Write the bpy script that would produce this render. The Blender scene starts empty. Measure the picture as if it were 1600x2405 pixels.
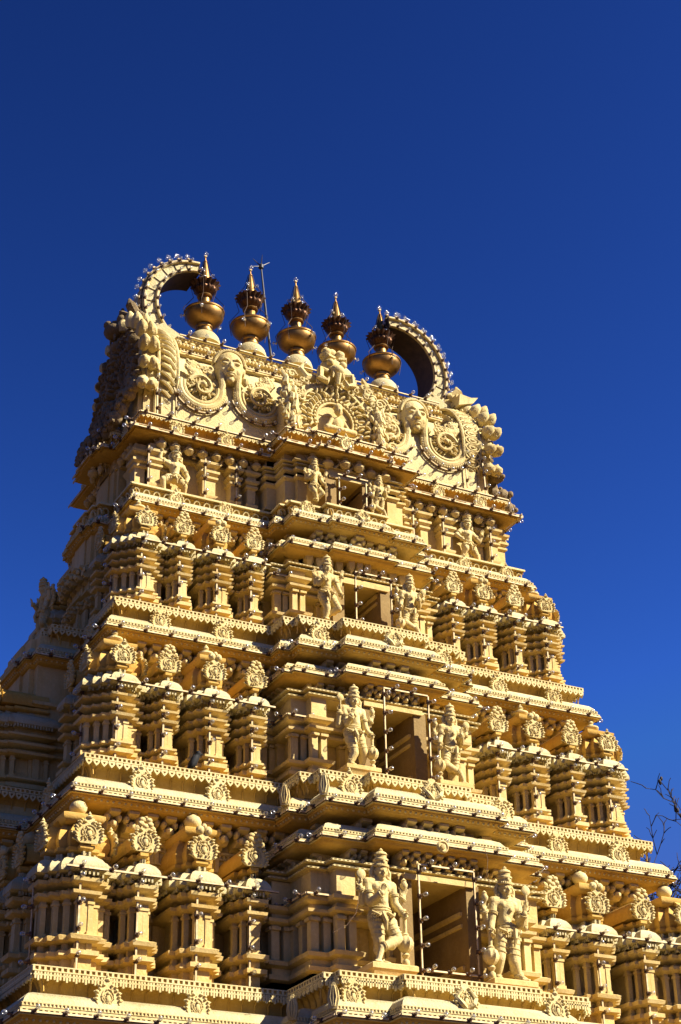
import bpy, math, random
from mathutils import Vector, Matrix, noise
random.seed(7)
R = math.radians
PI = math.pi
C = bpy.context.scene.collection
GROUND = -2.6          # ground level; heights are measured from the eye of the camera
YC = 35.25             # the tower's long axis
scn = bpy.context.scene

# ------------------------------------------------------------------ materials
def nodes(name):
    m = bpy.data.materials.new(name); m.use_nodes = True
    nt = m.node_tree; nt.nodes.clear()
    out = nt.nodes.new('ShaderNodeOutputMaterial')
    b = nt.nodes.new('ShaderNodeBsdfPrincipled')
    nt.links.new(b.outputs[0], out.inputs[0])
    return m, nt, b, out

def noise_node(nt, vec, scale, detail=4, rough=.6):
    n = nt.nodes.new('ShaderNodeTexNoise'); n.inputs['Scale'].default_value = scale
    n.inputs['Detail'].default_value = detail; n.inputs['Roughness'].default_value = rough
    nt.links.new(vec, n.inputs['Vector']); return n.outputs['Fac']

def ramp(nt, fac, a, b, ca=(0, 0, 0, 1), cb=(1, 1, 1, 1)):
    r = nt.nodes.new('ShaderNodeValToRGB'); e = r.color_ramp.elements
    e[0].position = a; e[1].position = b; e[0].color = ca; e[1].color = cb
    nt.links.new(fac, r.inputs[0]); return r.outputs[0]

def mixc(nt, fac, a, b):
    m = nt.nodes.new('ShaderNodeMix'); m.data_type = 'RGBA'
    for s, v in ((m.inputs[0], fac), (m.inputs[6], a), (m.inputs[7], b)):
        if isinstance(v, (tuple, float, int)): s.default_value = v
        else: nt.links.new(v, s)
    return m.outputs[2]

def plaster(name, c1, c2, stain=.5, speck=.4, bump=.35, rough=.85, sps=38):
    m, nt, b, out = nodes(name)
    g = nt.nodes.new('ShaderNodeNewGeometry')
    pos = g.outputs['Position']
    mp = nt.nodes.new('ShaderNodeMapping'); mp.inputs['Scale'].default_value = (1, 1, .22)
    nt.links.new(pos, mp.inputs[0])
    col = mixc(nt, ramp(nt, noise_node(nt, pos, 1.1, 6), .35, .68), c1 + (1,), c2 + (1,))
    # fine blotches of thinner paint
    f = nt.nodes.new('ShaderNodeMath'); f.operation = 'MULTIPLY'; f.inputs[1].default_value = .45
    nt.links.new(ramp(nt, noise_node(nt, pos, 14, 5, .7), .5, .72), f.inputs[0])
    col = mixc(nt, f.outputs[0], col, tuple(min(1, x * 1.15 + .03) for x in c2) + (1,))
    # rain streaks
    f = nt.nodes.new('ShaderNodeMath'); f.operation = 'MULTIPLY'; f.inputs[1].default_value = stain
    nt.links.new(ramp(nt, noise_node(nt, mp.outputs[0], 5.5, 6, .7), .54, .78), f.inputs[0])
    col = mixc(nt, f.outputs[0], col, (.16, .105, .05, 1))
    # mould specks
    f = nt.nodes.new('ShaderNodeMath'); f.operation = 'MULTIPLY'; f.inputs[1].default_value = speck
    nt.links.new(ramp(nt, noise_node(nt, pos, sps, 4, .8), .63, .72), f.inputs[0])
    col = mixc(nt, f.outputs[0], col, (.07, .055, .04, 1))
    nt.links.new(col, b.inputs['Base Color'])
    b.inputs['Roughness'].default_value = rough
    b.inputs['Specular IOR Level'].default_value = .25
    bp = nt.nodes.new('ShaderNodeBump'); bp.inputs['Strength'].default_value = bump; bp.inputs['Distance'].default_value = .03
    nt.links.new(noise_node(nt, pos, 26, 6, .65), bp.inputs['Height'])
    nt.links.new(bp.outputs[0], b.inputs['Normal'])
    return m

def metal(name, c1, c2, rough=.34, dark=(.05, .025, .01)):
    m, nt, b, out = nodes(name)
    g = nt.nodes.new('ShaderNodeNewGeometry'); pos = g.outputs['Position']
    col = mixc(nt, ramp(nt, noise_node(nt, pos, 3.2, 6), .35, .7), c1 + (1,), c2 + (1,))
    f = nt.nodes.new('ShaderNodeMath'); f.operation = 'MULTIPLY'; f.inputs[1].default_value = .6
    nt.links.new(ramp(nt, noise_node(nt, pos, 17, 5, .75), .56, .75), f.inputs[0])
    col = mixc(nt, f.outputs[0], col, dark + (1,))
    nt.links.new(col, b.inputs['Base Color'])
    b.inputs['Metallic'].default_value = .9
    rr = nt.nodes.new('ShaderNodeMapRange'); rr.inputs[3].default_value = rough - .08; rr.inputs[4].default_value = rough + .22
    nt.links.new(noise_node(nt, pos, 9, 4), rr.inputs[0]); nt.links.new(rr.outputs[0], b.inputs['Roughness'])
    bp = nt.nodes.new('ShaderNodeBump'); bp.inputs['Strength'].default_value = .12; bp.inputs['Distance'].default_value = .02
    nt.links.new(noise_node(nt, pos, 12, 4), bp.inputs['Height']); nt.links.new(bp.outputs[0], b.inputs['Normal'])
    return m

def plain(name, c1, c2, scale=8, rough=.8):
    m, nt, b, out = nodes(name)
    g = nt.nodes.new('ShaderNodeNewGeometry')
    nt.links.new(mixc(nt, ramp(nt, noise_node(nt, g.outputs['Position'], scale, 5), .35, .68), c1 + (1,), c2 + (1,)), b.inputs['Base Color'])
    b.inputs['Roughness'].default_value = rough; b.inputs['Specular IOR Level'].default_value = .3
    return m

OCHRE = plaster('ochre_plaster', (.50, .28, .046), (.60, .385, .098), .5, .5)
CREAM = plaster('cream_plaster', (.54, .365, .112), (.66, .505, .22), .5, .5)
PALE = plaster('pale_carving', (.53, .39, .145), (.66, .54, .255), .5, .6, .6)
DARKTONE = plaster('dark_carving', (.13, .088, .04), (.30, .215, .10), .8, .8, .8)  # much darker carving tone with heavier streaks and specks
LIME = plaster('weathered_lime', (.47, .38, .175), (.57, .485, .27), .5, .8, .8, .85, 15)
LACE = plaster('lace_plaster', (.60, .46, .19), (.68, .565, .285), .28, .45)
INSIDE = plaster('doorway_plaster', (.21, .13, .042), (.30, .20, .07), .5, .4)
PANEL = plaster('panel_plaster', (.54, .43, .185), (.60, .51, .26), .25, .35, .9)
GOLD = metal('tarnished_gold', (.20, .105, .028), (.32, .18, .055), .40)
COPPER = metal('dark_copper', (.07, .034, .016), (.12, .058, .027), .45, (.03, .015, .01))
WOOD = plain('painted_wood_strip', (.50, .36, .17), (.72, .58, .33), 9)
SOCKET = plain('brown_socket', (.10, .055, .03), (.2, .12, .06), 9)
CABLE = plain('dark_cable', (.05, .028, .018), (.10, .055, .03), 9)
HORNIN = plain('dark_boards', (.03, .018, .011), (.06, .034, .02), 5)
IRON = plain('dark_iron', (.035, .033, .036), (.06, .055, .055), 9, .5)
BARK = plain('dark_bark', (.022, .017, .015), (.045, .034, .028), 6)
BIRDM = plain('black_feathers', (.006, .006, .007), (.014, .014, .016), 20, .8)
EARTH = plain('dark_ground', (.05, .031, .016), (.075, .047, .024), .4)
STONE = plaster('grey_stone', (.13, .11, .08), (.19, .16, .12), .5, .4)

def glass():
    m, nt, b, out = nodes('clear_glass')
    nt.nodes.remove(b)
    t = nt.nodes.new('ShaderNodeBsdfTransparent'); t.inputs[0].default_value = (.86, .88, .9, 1)
    g = nt.nodes.new('ShaderNodeBsdfGlossy'); g.inputs[0].default_value = (1, 1, 1, 1); g.inputs['Roughness'].default_value = .12
    lw = nt.nodes.new('ShaderNodeLayerWeight'); lw.inputs[0].default_value = .38
    mx = nt.nodes.new('ShaderNodeMixShader')
    nt.links.new(lw.outputs['Facing'], mx.inputs[0]); nt.links.new(t.outputs[0], mx.inputs[1]); nt.links.new(g.outputs[0], mx.inputs[2])
    df = nt.nodes.new('ShaderNodeBsdfDiffuse'); df.inputs[0].default_value = (.9, .9, .88, 1)
    m2 = nt.nodes.new('ShaderNodeMixShader'); m2.inputs[0].default_value = .07
    nt.links.new(mx.outputs[0], m2.inputs[1]); nt.links.new(df.outputs[0], m2.inputs[2]); nt.links.new(m2.outputs[0], out.inputs[0])
    return m
GLASS = glass()

# ------------------------------------------------------------------ mesh builder
class MB:
    def __init__(s): s.v = []; s.f = []; s.m = []; s.mi = 0; s.M = None
    def add(s, vs, fs):
        o = len(s.v)
        if s.M is not None: vs = [s.M @ Vector(p) for p in vs]
        s.v.extend(tuple(p) for p in vs)
        s.f.extend(tuple(i + o for i in f) for f in fs); s.m.extend([s.mi] * len(fs))
    def box(s, x0, x1, y0, y1, z0, z1):
        s.add([(x0,y0,z0),(x1,y0,z0),(x1,y1,z0),(x0,y1,z0),(x0,y0,z1),(x1,y0,z1),(x1,y1,z1),(x0,y1,z1)],
              [(3,2,1,0),(4,5,6,7),(0,1,5,4),(1,2,6,5),(2,3,7,6),(3,0,4,7)])
    def obox(s, p, ex, ey, ez):
        p, ex, ey, ez = map(Vector, (p, ex, ey, ez))
        s.add([p+a*ex+b*ey+c*ez for c in (-1,1) for a,b in ((-1,-1),(1,-1),(1,1),(-1,1))],
              [(3,2,1,0),(4,5,6,7),(0,1,5,4),(1,2,6,5),(2,3,7,6),(3,0,4,7)])
    def sweep(s, outline, prof, cap=True):
        n = len(outline); vs = []; fs = []
        for d, z in prof:
            for x, y in offs(outline, d): vs.append((x, y, z))
        for k in range(len(prof) - 1):
            for i in range(n):
                j = (i + 1) % n
                fs.append((k*n+i, k*n+j, (k+1)*n+j, (k+1)*n+i))
        if cap:
            fs.append(tuple(range(n))[::-1]); fs.append(tuple((len(prof)-1)*n+i for i in range(n)))
        s.add(vs, fs)
    def prism(s, outline, z0, z1): s.sweep(outline, [(0, z0), (0, z1)])
    def plate(s, pts, O, U, V, N, t, t0=0.0):
        O, U, V, N = map(Vector, (O, U, V, N)); n = len(pts)
        vs = [O+U*a+V*b+N*t0 for a, b in pts] + [O+U*a+V*b+N*(t0+t) for a, b in pts]
        fs = [tuple(range(n))[::-1], tuple(range(n, 2*n))] + [(i, (i+1) % n, n+(i+1) % n, n+i) for i in range(n)]
        s.add(vs, fs)
    def ring(s, outer, inner, O, U, V, N, t):
        O, U, V, N = map(Vector, (O, U, V, N)); n = len(outer)
        P = lambda q, h: [O+U*a+V*b+N*h for a, b in q]
        vs = P(outer, 0) + P(inner, 0) + P(outer, t) + P(inner, t); fs = []
        for i in range(n):
            j = (i+1) % n
            fs += [(2*n+i, 2*n+j, 3*n+j, 3*n+i), (i, j, 2*n+j, 2*n+i), (n+j, n+i, 3*n+i, 3*n+j), (j, i, n+i, n+j)]
        s.add(vs, fs)
    def tube(s, pts, r, n=6, closed=False):
        pts = [Vector(p) for p in pts]
        if not hasattr(r, '__len__'): r = [r] * len(pts)
        vs = []; fs = []; up = None; L = len(pts)
        for i, p in enumerate(pts):
            if closed: t = pts[(i+1) % L] - pts[i-1]
            else: t = pts[min(i+1, L-1)] - pts[max(i-1, 0)]
            if t.length < 1e-9: t = Vector((0, 0, 1))
            t.normalize()
            if up is None:
                up = Vector((0, 0, 1)) if abs(t.z) < .9 else Vector((1, 0, 0))
            u = up - t * up.dot(t)
            if u.length < 1e-6: u = t.orthogonal()
            u.normalize(); w = t.cross(u); up = u
            for k in range(n):
                a = 2*PI*k/n; vs.append(p + (u*math.cos(a) + w*math.sin(a)) * r[i])
        for i in range(L if closed else L-1):
            for k in range(n):
                j = (i+1) % L
                fs.append((i*n+k, i*n+(k+1) % n, j*n+(k+1) % n, j*n+k))
        if not closed:
            fs.append(tuple(range(n))[::-1]); fs.append(tuple((L-1)*n+k for k in range(n)))
        s.add(vs, fs)
    def lathe(s, prof, O=(0,0,0), n=24, rot=None, flute=None):
        O = Vector(O); vs = []; fs = []
        for r, z in prof:
            for k in range(n):
                a = 2*PI*k/n; rr = r if flute is None else r * flute(a, z)
                p = Vector((rr*math.cos(a), rr*math.sin(a), z))
                if rot is not None: p = rot @ p
                vs.append(O + p)
        for i in range(len(prof)-1):
            for k in range(n):
                fs.append((i*n+k, i*n+(k+1) % n, (i+1)*n+(k+1) % n, (i+1)*n+k))
        fs.append(tuple(range(n))[::-1]); fs.append(tuple((len(prof)-1)*n+k for k in range(n)))
        s.add(vs, fs)
    def ell(s, O, rx, ry=None, rz=None, nu=10, nv=6, rot=None):
        ry = rx if ry is None else ry; rz = rx if rz is None else rz; O = Vector(O)
        vs = []; fs = []
        for i in range(1, nv):
            t = PI*i/nv
            for k in range(nu):
                a = 2*PI*k/nu; p = Vector((rx*math.sin(t)*math.cos(a), ry*math.sin(t)*math.sin(a), -rz*math.cos(t)))
                vs.append(O + (rot @ p if rot is not None else p))
        b = Vector((0, 0, -rz)); tp = Vector((0, 0, rz))
        if rot is not None: b = rot @ b; tp = rot @ tp
        vs += [O + b, O + tp]; B = len(vs)-2
        for i in range(nv-2):
            for k in range(nu): fs.append((i*nu+k, i*nu+(k+1) % nu, (i+1)*nu+(k+1) % nu, (i+1)*nu+k))
        for k in range(nu):
            fs.append((B, (k+1) % nu, k)); q = (nv-2)*nu; fs.append((B+1, q+k, q+(k+1) % nu))
        s.add(vs, fs)
    def caps(s, a, ra, b, rb, n=10):
        a, b = Vector(a), Vector(b); s.tube([a, a.lerp(b, .5), b], [ra, (ra+rb)/2, rb], n)
        s.ell(a, ra, nu=n, nv=6); s.ell(b, rb, nu=n, nv=6)

def offs(outline, d):
    n = len(outline); out = []
    for i in range(n):
        p0, p, p1 = outline[i-1], outline[i], outline[(i+1) % n]
        e0 = (p[0]-p0[0], p[1]-p0[1]); e1 = (p1[0]-p[0], p1[1]-p[1])
        l0 = math.hypot(*e0) or 1; l1 = math.hypot(*e1) or 1
        n0 = (e0[1]/l0, -e0[0]/l0); n1 = (e1[1]/l1, -e1[0]/l1)
        k = 1 + n0[0]*n1[0] + n0[1]*n1[1]
        if k < .15: k = .15
        out.append((p[0] + d*(n0[0]+n1[0])/k, p[1] + d*(n0[1]+n1[1])/k))
    return out

ORG = {}     # world origin of each parent
def mesh_of(name, mb, mats, smooth=38, origin=(0, 0, 0)):
    me = bpy.data.meshes.new(name); o = origin
    me.from_pydata([(v[0]-o[0], v[1]-o[1], v[2]-o[2]) for v in mb.v], [], mb.f)
    for m in (mats if isinstance(mats, (list, tuple)) else [mats]): me.materials.append(m)
    if mb.mi or any(mb.m): me.polygons.foreach_set('material_index', mb.m)
    me.shade_smooth()
    if smooth: me.set_sharp_from_angle(angle=R(smooth))
    me.update(); return me
def put(name, me, loc=(0,0,0), parent=None, rot=None, scale=None, **props):
    o = bpy.data.objects.new(name, me); C.objects.link(o)
    if parent is not None: o.parent = parent
    o.location = loc
    if rot is not None: o.rotation_euler = rot
    if scale is not None: o.scale = scale
    for k, v in props.items(): o[k] = v
    return o
def part(name, mb, mats, parent, **kw):
    """a part built in world coordinates under a parent that stands unrotated at ORG[parent]"""
    if not mb.v: return None
    xs = [sum(c)/len(mb.v) for c in zip(*mb.v)]
    zmin = min(v[2] for v in mb.v); w = (xs[0], xs[1], zmin)
    po = ORG[parent.name] if parent is not None else (0, 0, 0)
    o = put(name, mesh_of(name, mb, mats, origin=w, **{k: kw.pop(k) for k in ('smooth',) if k in kw}), (w[0]-po[0], w[1]-po[1], w[2]-po[2]), parent, **kw)
    ORG[o.name] = w; return o
def thing(name, loc, label, cat, group=None, rot=None):
    o = bpy.data.objects.new(name, None); o.empty_display_size = .2; C.objects.link(o); o.location = loc
    if rot: o.rotation_euler = rot
    o['label'] = label; o['category'] = cat
    if group: o['group'] = group
    ORG[o.name] = tuple(loc); return o

# ------------------------------------------------------------------ plan outlines and ornament helpers
def outline(W, Y0, bay, side=None):
    """rectangle about the axis with a stepped bay in front (mirrored behind) and on both sides"""
    D = YC - Y0
    f = [(-W, Y0)]
    y = Y0
    for hx, yy in bay: f += [(-hx, y), (-hx, yy)]; y = yy
    for hx, yy in reversed(bay):
        i = bay.index((hx, yy)); yp = Y0 if i == 0 else bay[i-1][1]
        f += [(hx, yy), (hx, yp)]
    f.append((W, Y0))
    sd = []; x = W
    side = side or []
    for hy, px in side: sd += [(x, YC-hy), (W+px, YC-hy)]; x = W+px
    for i in range(len(side)-1, -1, -1):
        hy, px = side[i]; xp = W if i == 0 else W+side[i-1][1]
        sd += [(W+px, YC+hy), (xp, YC+hy)]
    back = [(-a, 2*YC-b) for a, b in f]
    left = [(-a, 2*YC-b) for a, b in sd]
    return f + sd + back + left
def edges(ol, which='flr'):
    n = len(ol)
    for i in range(n):
        p, q = Vector((*ol[i], 0)), Vector((*ol[(i+1) % n], 0)); e = q-p; L = e.length
        if L < .04: continue
        e /= L; nn = Vector((e.y, -e.x, 0))
        c = (p+q)/2
        k = 'f' if nn.y < -.5 else 'l' if nn.x < -.5 else 'r' if nn.x > .5 else 'b'
        if k in which and c.y < 2*YC-29: yield p, q, e, nn, L
def lace(mb, ol, d, z0, z1, per, dep=.035, which='flr', rails=(.22, .2)):
    h = z1-z0
    for p, q, e, nn, L in edges(offs(ol, d), which):
        if p.y > YC+2 and q.y > YC+2: continue
        m = (p+q)/2; c = m + nn*dep/2
        mb.obox(c + Vector((0,0,z0+h*rails[0]/2)), e*(L/2+dep*.5), nn*dep/2, (0,0,h*rails[0]/2))
        mb.obox(c + Vector((0,0,z1-h*rails[1]/2)), e*(L/2+dep*.5), nn*dep/2, (0,0,h*rails[1]/2))
        k = max(1, round(L/per))
        for i in range(k+1):
            t = -L/2 + L*i/k
            mb.obox(c + e*t + Vector((0,0,(z0+z1)/2)), e*per*.2, nn*dep*.45, (0,0,h*.5-.004))
def hearts(mb, ol, d, z, per, h, which='flr', style='heart'):
    for p, q, e, nn, L in edges(offs(ol, d), which):
        if p.y > YC+2 and q.y > YC+2: continue
        k = max(1, round(L/per)); w = L/k
        for i in range(k):
            O = p + e*(w*(i+.5)) + Vector((0,0,z))
            if style == 'heart':
                o = [(-.44*w,0),(-.46*w,-.3*h),(-.3*w,-.62*h),(0,-h),(.3*w,-.62*h),(.46*w,-.3*h),(.44*w,0)]
                cx = -.4*h
                inn = [(a*.38, cx+(b-cx)*.34) for a, b in o]
                mb.ring(o, inn, O, e, (0,0,1), nn, .035)
            elif style == 'comb':
                for s_, hh in ((-.3, .8), (0, 1.0), (.3, .8)):
                    mb.obox(O + e*(s_*w) + nn*.02 + Vector((0,0,-h*hh/2)), e*w*.1, nn*.02, (0,0,h*hh/2))
                mb.obox(O + nn*.025 + Vector((0,0,-h*.32)), e*w*.48, nn*.015, (0,0,h*.09))
            else:
                mb.obox(O + nn*.015 + Vector((0,0,-h/2)), e*w*.28, nn*.018, (0,0,h/2))
def brackets(mb, ol, d0, z1, dep, h, per, which='fl', style='scroll'):
    """a row of curled brackets under a cornice; ol offset by d0 is the wall they stand on"""
    S = [(0,0),(1,0),(1.02,-.14),(.86,-.26),(.62,-.28),(.56,-.42),(.74,-.5),(.8,-.68),(.62,-.86),(.36,-.84),(.3,-.68),(.22,-.92),(0,-1)]
    for p, q, e, nn, L in edges(offs(ol, d0), which):
        if p.y > YC+2 and q.y > YC+2: continue
        k = max(1, round(L/per)); w = L/k
        for i in range(k):
            O = p + e*(w*(i+.5)) + Vector((0,0,z1))
            if style == 'scroll':
                mb.plate([(a*dep, b*h) for a, b in S], O - e*w*.27, nn, (0,0,1), e, w*.54)
                mb.ell(O + nn*dep*.78 + Vector((0,0,-h*.62)), w*.2, dep*.16, h*.2, 7, 5)
                for s_ in (-1, 1): mb.ell(O + e*(s_*w*.3) + nn*dep*.72 + Vector((0,0,-h*.34)), w*.17, dep*.22, h*.2, 7, 5)
            elif style == 'drop':
                mb.lathe([(w*.46,0),(w*.44,-h*.3),(w*.27,-h*.66),(w*.16,-h*.8),(.004,-h)], O + nn*dep*.55, 10, None, lambda a, z: 1+.14*math.cos(5*a))
                mb.obox(O + nn*dep*.3 + Vector((0,0,-h*.2)), e*w*.2, nn*dep*.3, (0,0,h*.2))
            else:
                mb.lathe([(w*.2,0),(w*.12,-h*.16),(w*.34,-h*.4),(w*.37,-h*.62),(w*.22,-h*.86),(.004,-h)], O + nn*dep*.6, 10)
                for s_ in (-1, 1):
                    mb.tube([O+e*(s_*w*.42)+nn*dep*.45+Vector((0,0,-h*t)) + e*(s_*-.16*w*math.sin(t*5)) for t in (0,.2,.4,.6,.8,.95)], w*.07, 5)
                mb.obox(O + nn*dep*.25 + Vector((0,0,-h*.08)), e*w*.3, nn*dep*.25, (0,0,h*.08))
def ribs(mb, ol, prof, per, which='fl'):
    """petal ridges that follow a cove profile of (d, z)"""
    for p, q, e, nn, L in edges(ol, which):
        if p.y > YC+2 and q.y > YC+2: continue
        k = max(1, round(L/per))
        for i in range(k+1):
            t = .03 + (L-.06)*i/k
            mb.tube([p + e*(t + .11*per*math.sin(3*j)) + nn*(d+.012) + Vector((0,0,z)) for j, (d, z) in enumerate(prof)], .02, 4)

def kudu(mb, w, h, head='flower', seed=0, M=None):
    """horseshoe leaf ornament standing on z=0 at the origin and facing -y"""
    rd = random.Random(seed); old = mb.M
    if M is not None: mb.M = M if old is None else old @ M
    half = [(.30,0),(.36,.06),(.56,.13),(.40,.25),(.61,.36),(.41,.47),(.57,.60),(.33,.67),(.43,.82),(.17,.83),(.17,.95)]
    pts = [(x*w*rd.uniform(.94,1.06), z*h) for x, z in half] + [(0, h)] + [(-x*w*rd.uniform(.94,1.06), z*h) for x, z in reversed(half)]
    mb.plate(pts, (0, 0, 0), (1,0,0), (0,0,1), (0,-1,0), .05*h+.02)
    y = -.05*h-.02
    hs = [(.25*w*math.cos(a)*(1.0 if math.sin(a) > -.2 else .72), y-.015, .40*h + .29*h*math.sin(a)) for a in [R(-66+312*i/17) for i in range(18)]]
    mb.tube([(x, yy+.005, z) for x, yy, z in hs], .024*h, 6)
    mb.tube([(x*.62, yy, .38*h+(z-.40*h)*.62) for x, yy, z in hs], .02*h, 5)
    for sg in (-1, 1):          # curling leaves along both edges
        for k, (x, z) in enumerate(((.40,.08),(.44,.2),(.47,.33),(.45,.45),(.44,.57),(.34,.66),(.32,.77),(.17,.81))):
            q = rd.uniform(.8, 1.2)
            mb.ell((sg*x*w, y-.005, z*h), .085*w*q, .035+.02*h, .05*h*q, 7, 5, Matrix.Rotation(-sg*(1.1-.9*z) + rd.uniform(-.3,.3), 3, 'Y'))
    mb.ell((0, y-.02, .36*h), .10*w, .05*h, .14*h, 8, 6); mb.ell((0, y-.03, .53*h), .07*w, .05*h, .06*h, 7, 5)
    for k in range(26):
        mb.ell((rd.uniform(-.24,.24)*w, y-.005, rd.uniform(.10,.74)*h), .03*w, .035, .05*h, 6, 4, Matrix.Rotation(rd.uniform(-1,1), 3, 'Y'))
    if head == 'flower':
        mb.ell((0, y+.01, h*.98), .13*w, .07*h, .10*h, 8, 6)
        for s_ in (-1, 1):
            mb.ell((s_*.17*w, y, h*1.06), .12*w, .08*h, .10*h, 8, 6)
            mb.ell((s_*.12*w, y+.01, h*1.22), .13*w, .09*h, .10*h, 8, 6)
            mb.ell((s_*.3*w, y+.01, h*.9), .08*w, .05*h, .09*h, 7, 5)
        mb.ell((0, y, h*1.3), .08*w, .07*h, .06*h, 8, 6)
    elif head == 'tip':
        mb.lathe([(.10*w, 0), (.13*w, .05*h), (.05*w, .12*h), (.07*w, .16*h), (.004, .27*h)], (0, y*.6, h*.95), 8)
    mb.M = old

def staircase(kind):
    if kind == 'corner':
        q = [(.16,-.66),(.16,-.48),(.32,-.48),(.32,-.32),(.48,-.32),(.48,-.16),(.66,-.16)]
        pts = []
        for k in range(4):      # quarter turns, counter-clockwise
            c, s_ = [(1,0),(0,1),(-1,0),(0,-1)][k]
            pts += [(x*c - y*s_, x*s_ + y*c) for x, y in q]
        return [(x, y+.66) for x, y in pts]
    st = [(.10,0),(.19,.19),(.28,.40)] if kind == 'narrow' else [(.16,0),(.29,.19),(.42,.40)]
    r = []; yp = 1.35
    right = []
    for i, (hx, y) in enumerate(st):
        if i: right.append((st[i-1][0], y))
        right.append((hx, y))
    right.append((st[-1][0], 1.35))
    left = [(-x, y) for x, y in reversed(right)]
    return left + right
def convex(ol):
    n = len(ol)
    for i in range(n):
        a, b, c = ol[i-1], ol[i], ol[(i+1) % n]
        if (b[0]-a[0])*(c[1]-b[1]) - (b[1]-a[1])*(c[0]-b[0]) > 1e-6:
            e0 = Vector((b[0]-a[0], b[1]-a[1])).normalized(); e1 = Vector((c[0]-b[0], c[1]-b[1])).normalized()
            yield b, e0, e1

# wall / shrine moulding heights for one storey of height 1 (fractions of 3.6 m)
def mouldings(variant):
    if variant == 0:
        base = [(0,0),(0,.26),(.05,.27),(.10,.30),(.10,.385),(.05,.40),(-.04,.41),(-.04,.53),(.05,.54),(.11,.57),(.13,.645),(.08,.67),(0,.685),(-.165,.69)]
        top = [(-.165,1.34),(.0,1.345),(.10,1.40),(.11,1.46),(.04,1.48),(-.06,1.49),(-.06,1.56),(.04,1.58),(.11,1.63),(.12,1.70),(.03,1.72),(-.05,1.73),(-.05,1.80)]
        return base, top, .69, 1.34
    base = [(0,0),(0,.16),(.05,.17),(.11,.20),(.11,.30),(.05,.32),(-.03,.33),(-.03,.38),(.05,.40),(.09,.43),(.09,.48),(0,.50),(-.165,.505)]
    top = [(-.165,1.02),(.0,1.025),(.10,1.07),(.12,1.13),(.03,1.17),(-.07,1.18),(-.07,1.24),(.02,1.26),(.11,1.31),(.12,1.36),(.03,1.40),(-.06,1.41),(-.06,1.47),(.02,1.49),(.12,1.54),(.13,1.59),(.03,1.63),(-.06,1.65),(-.06,1.80)]
    return base, top, .505, 1.02

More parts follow.
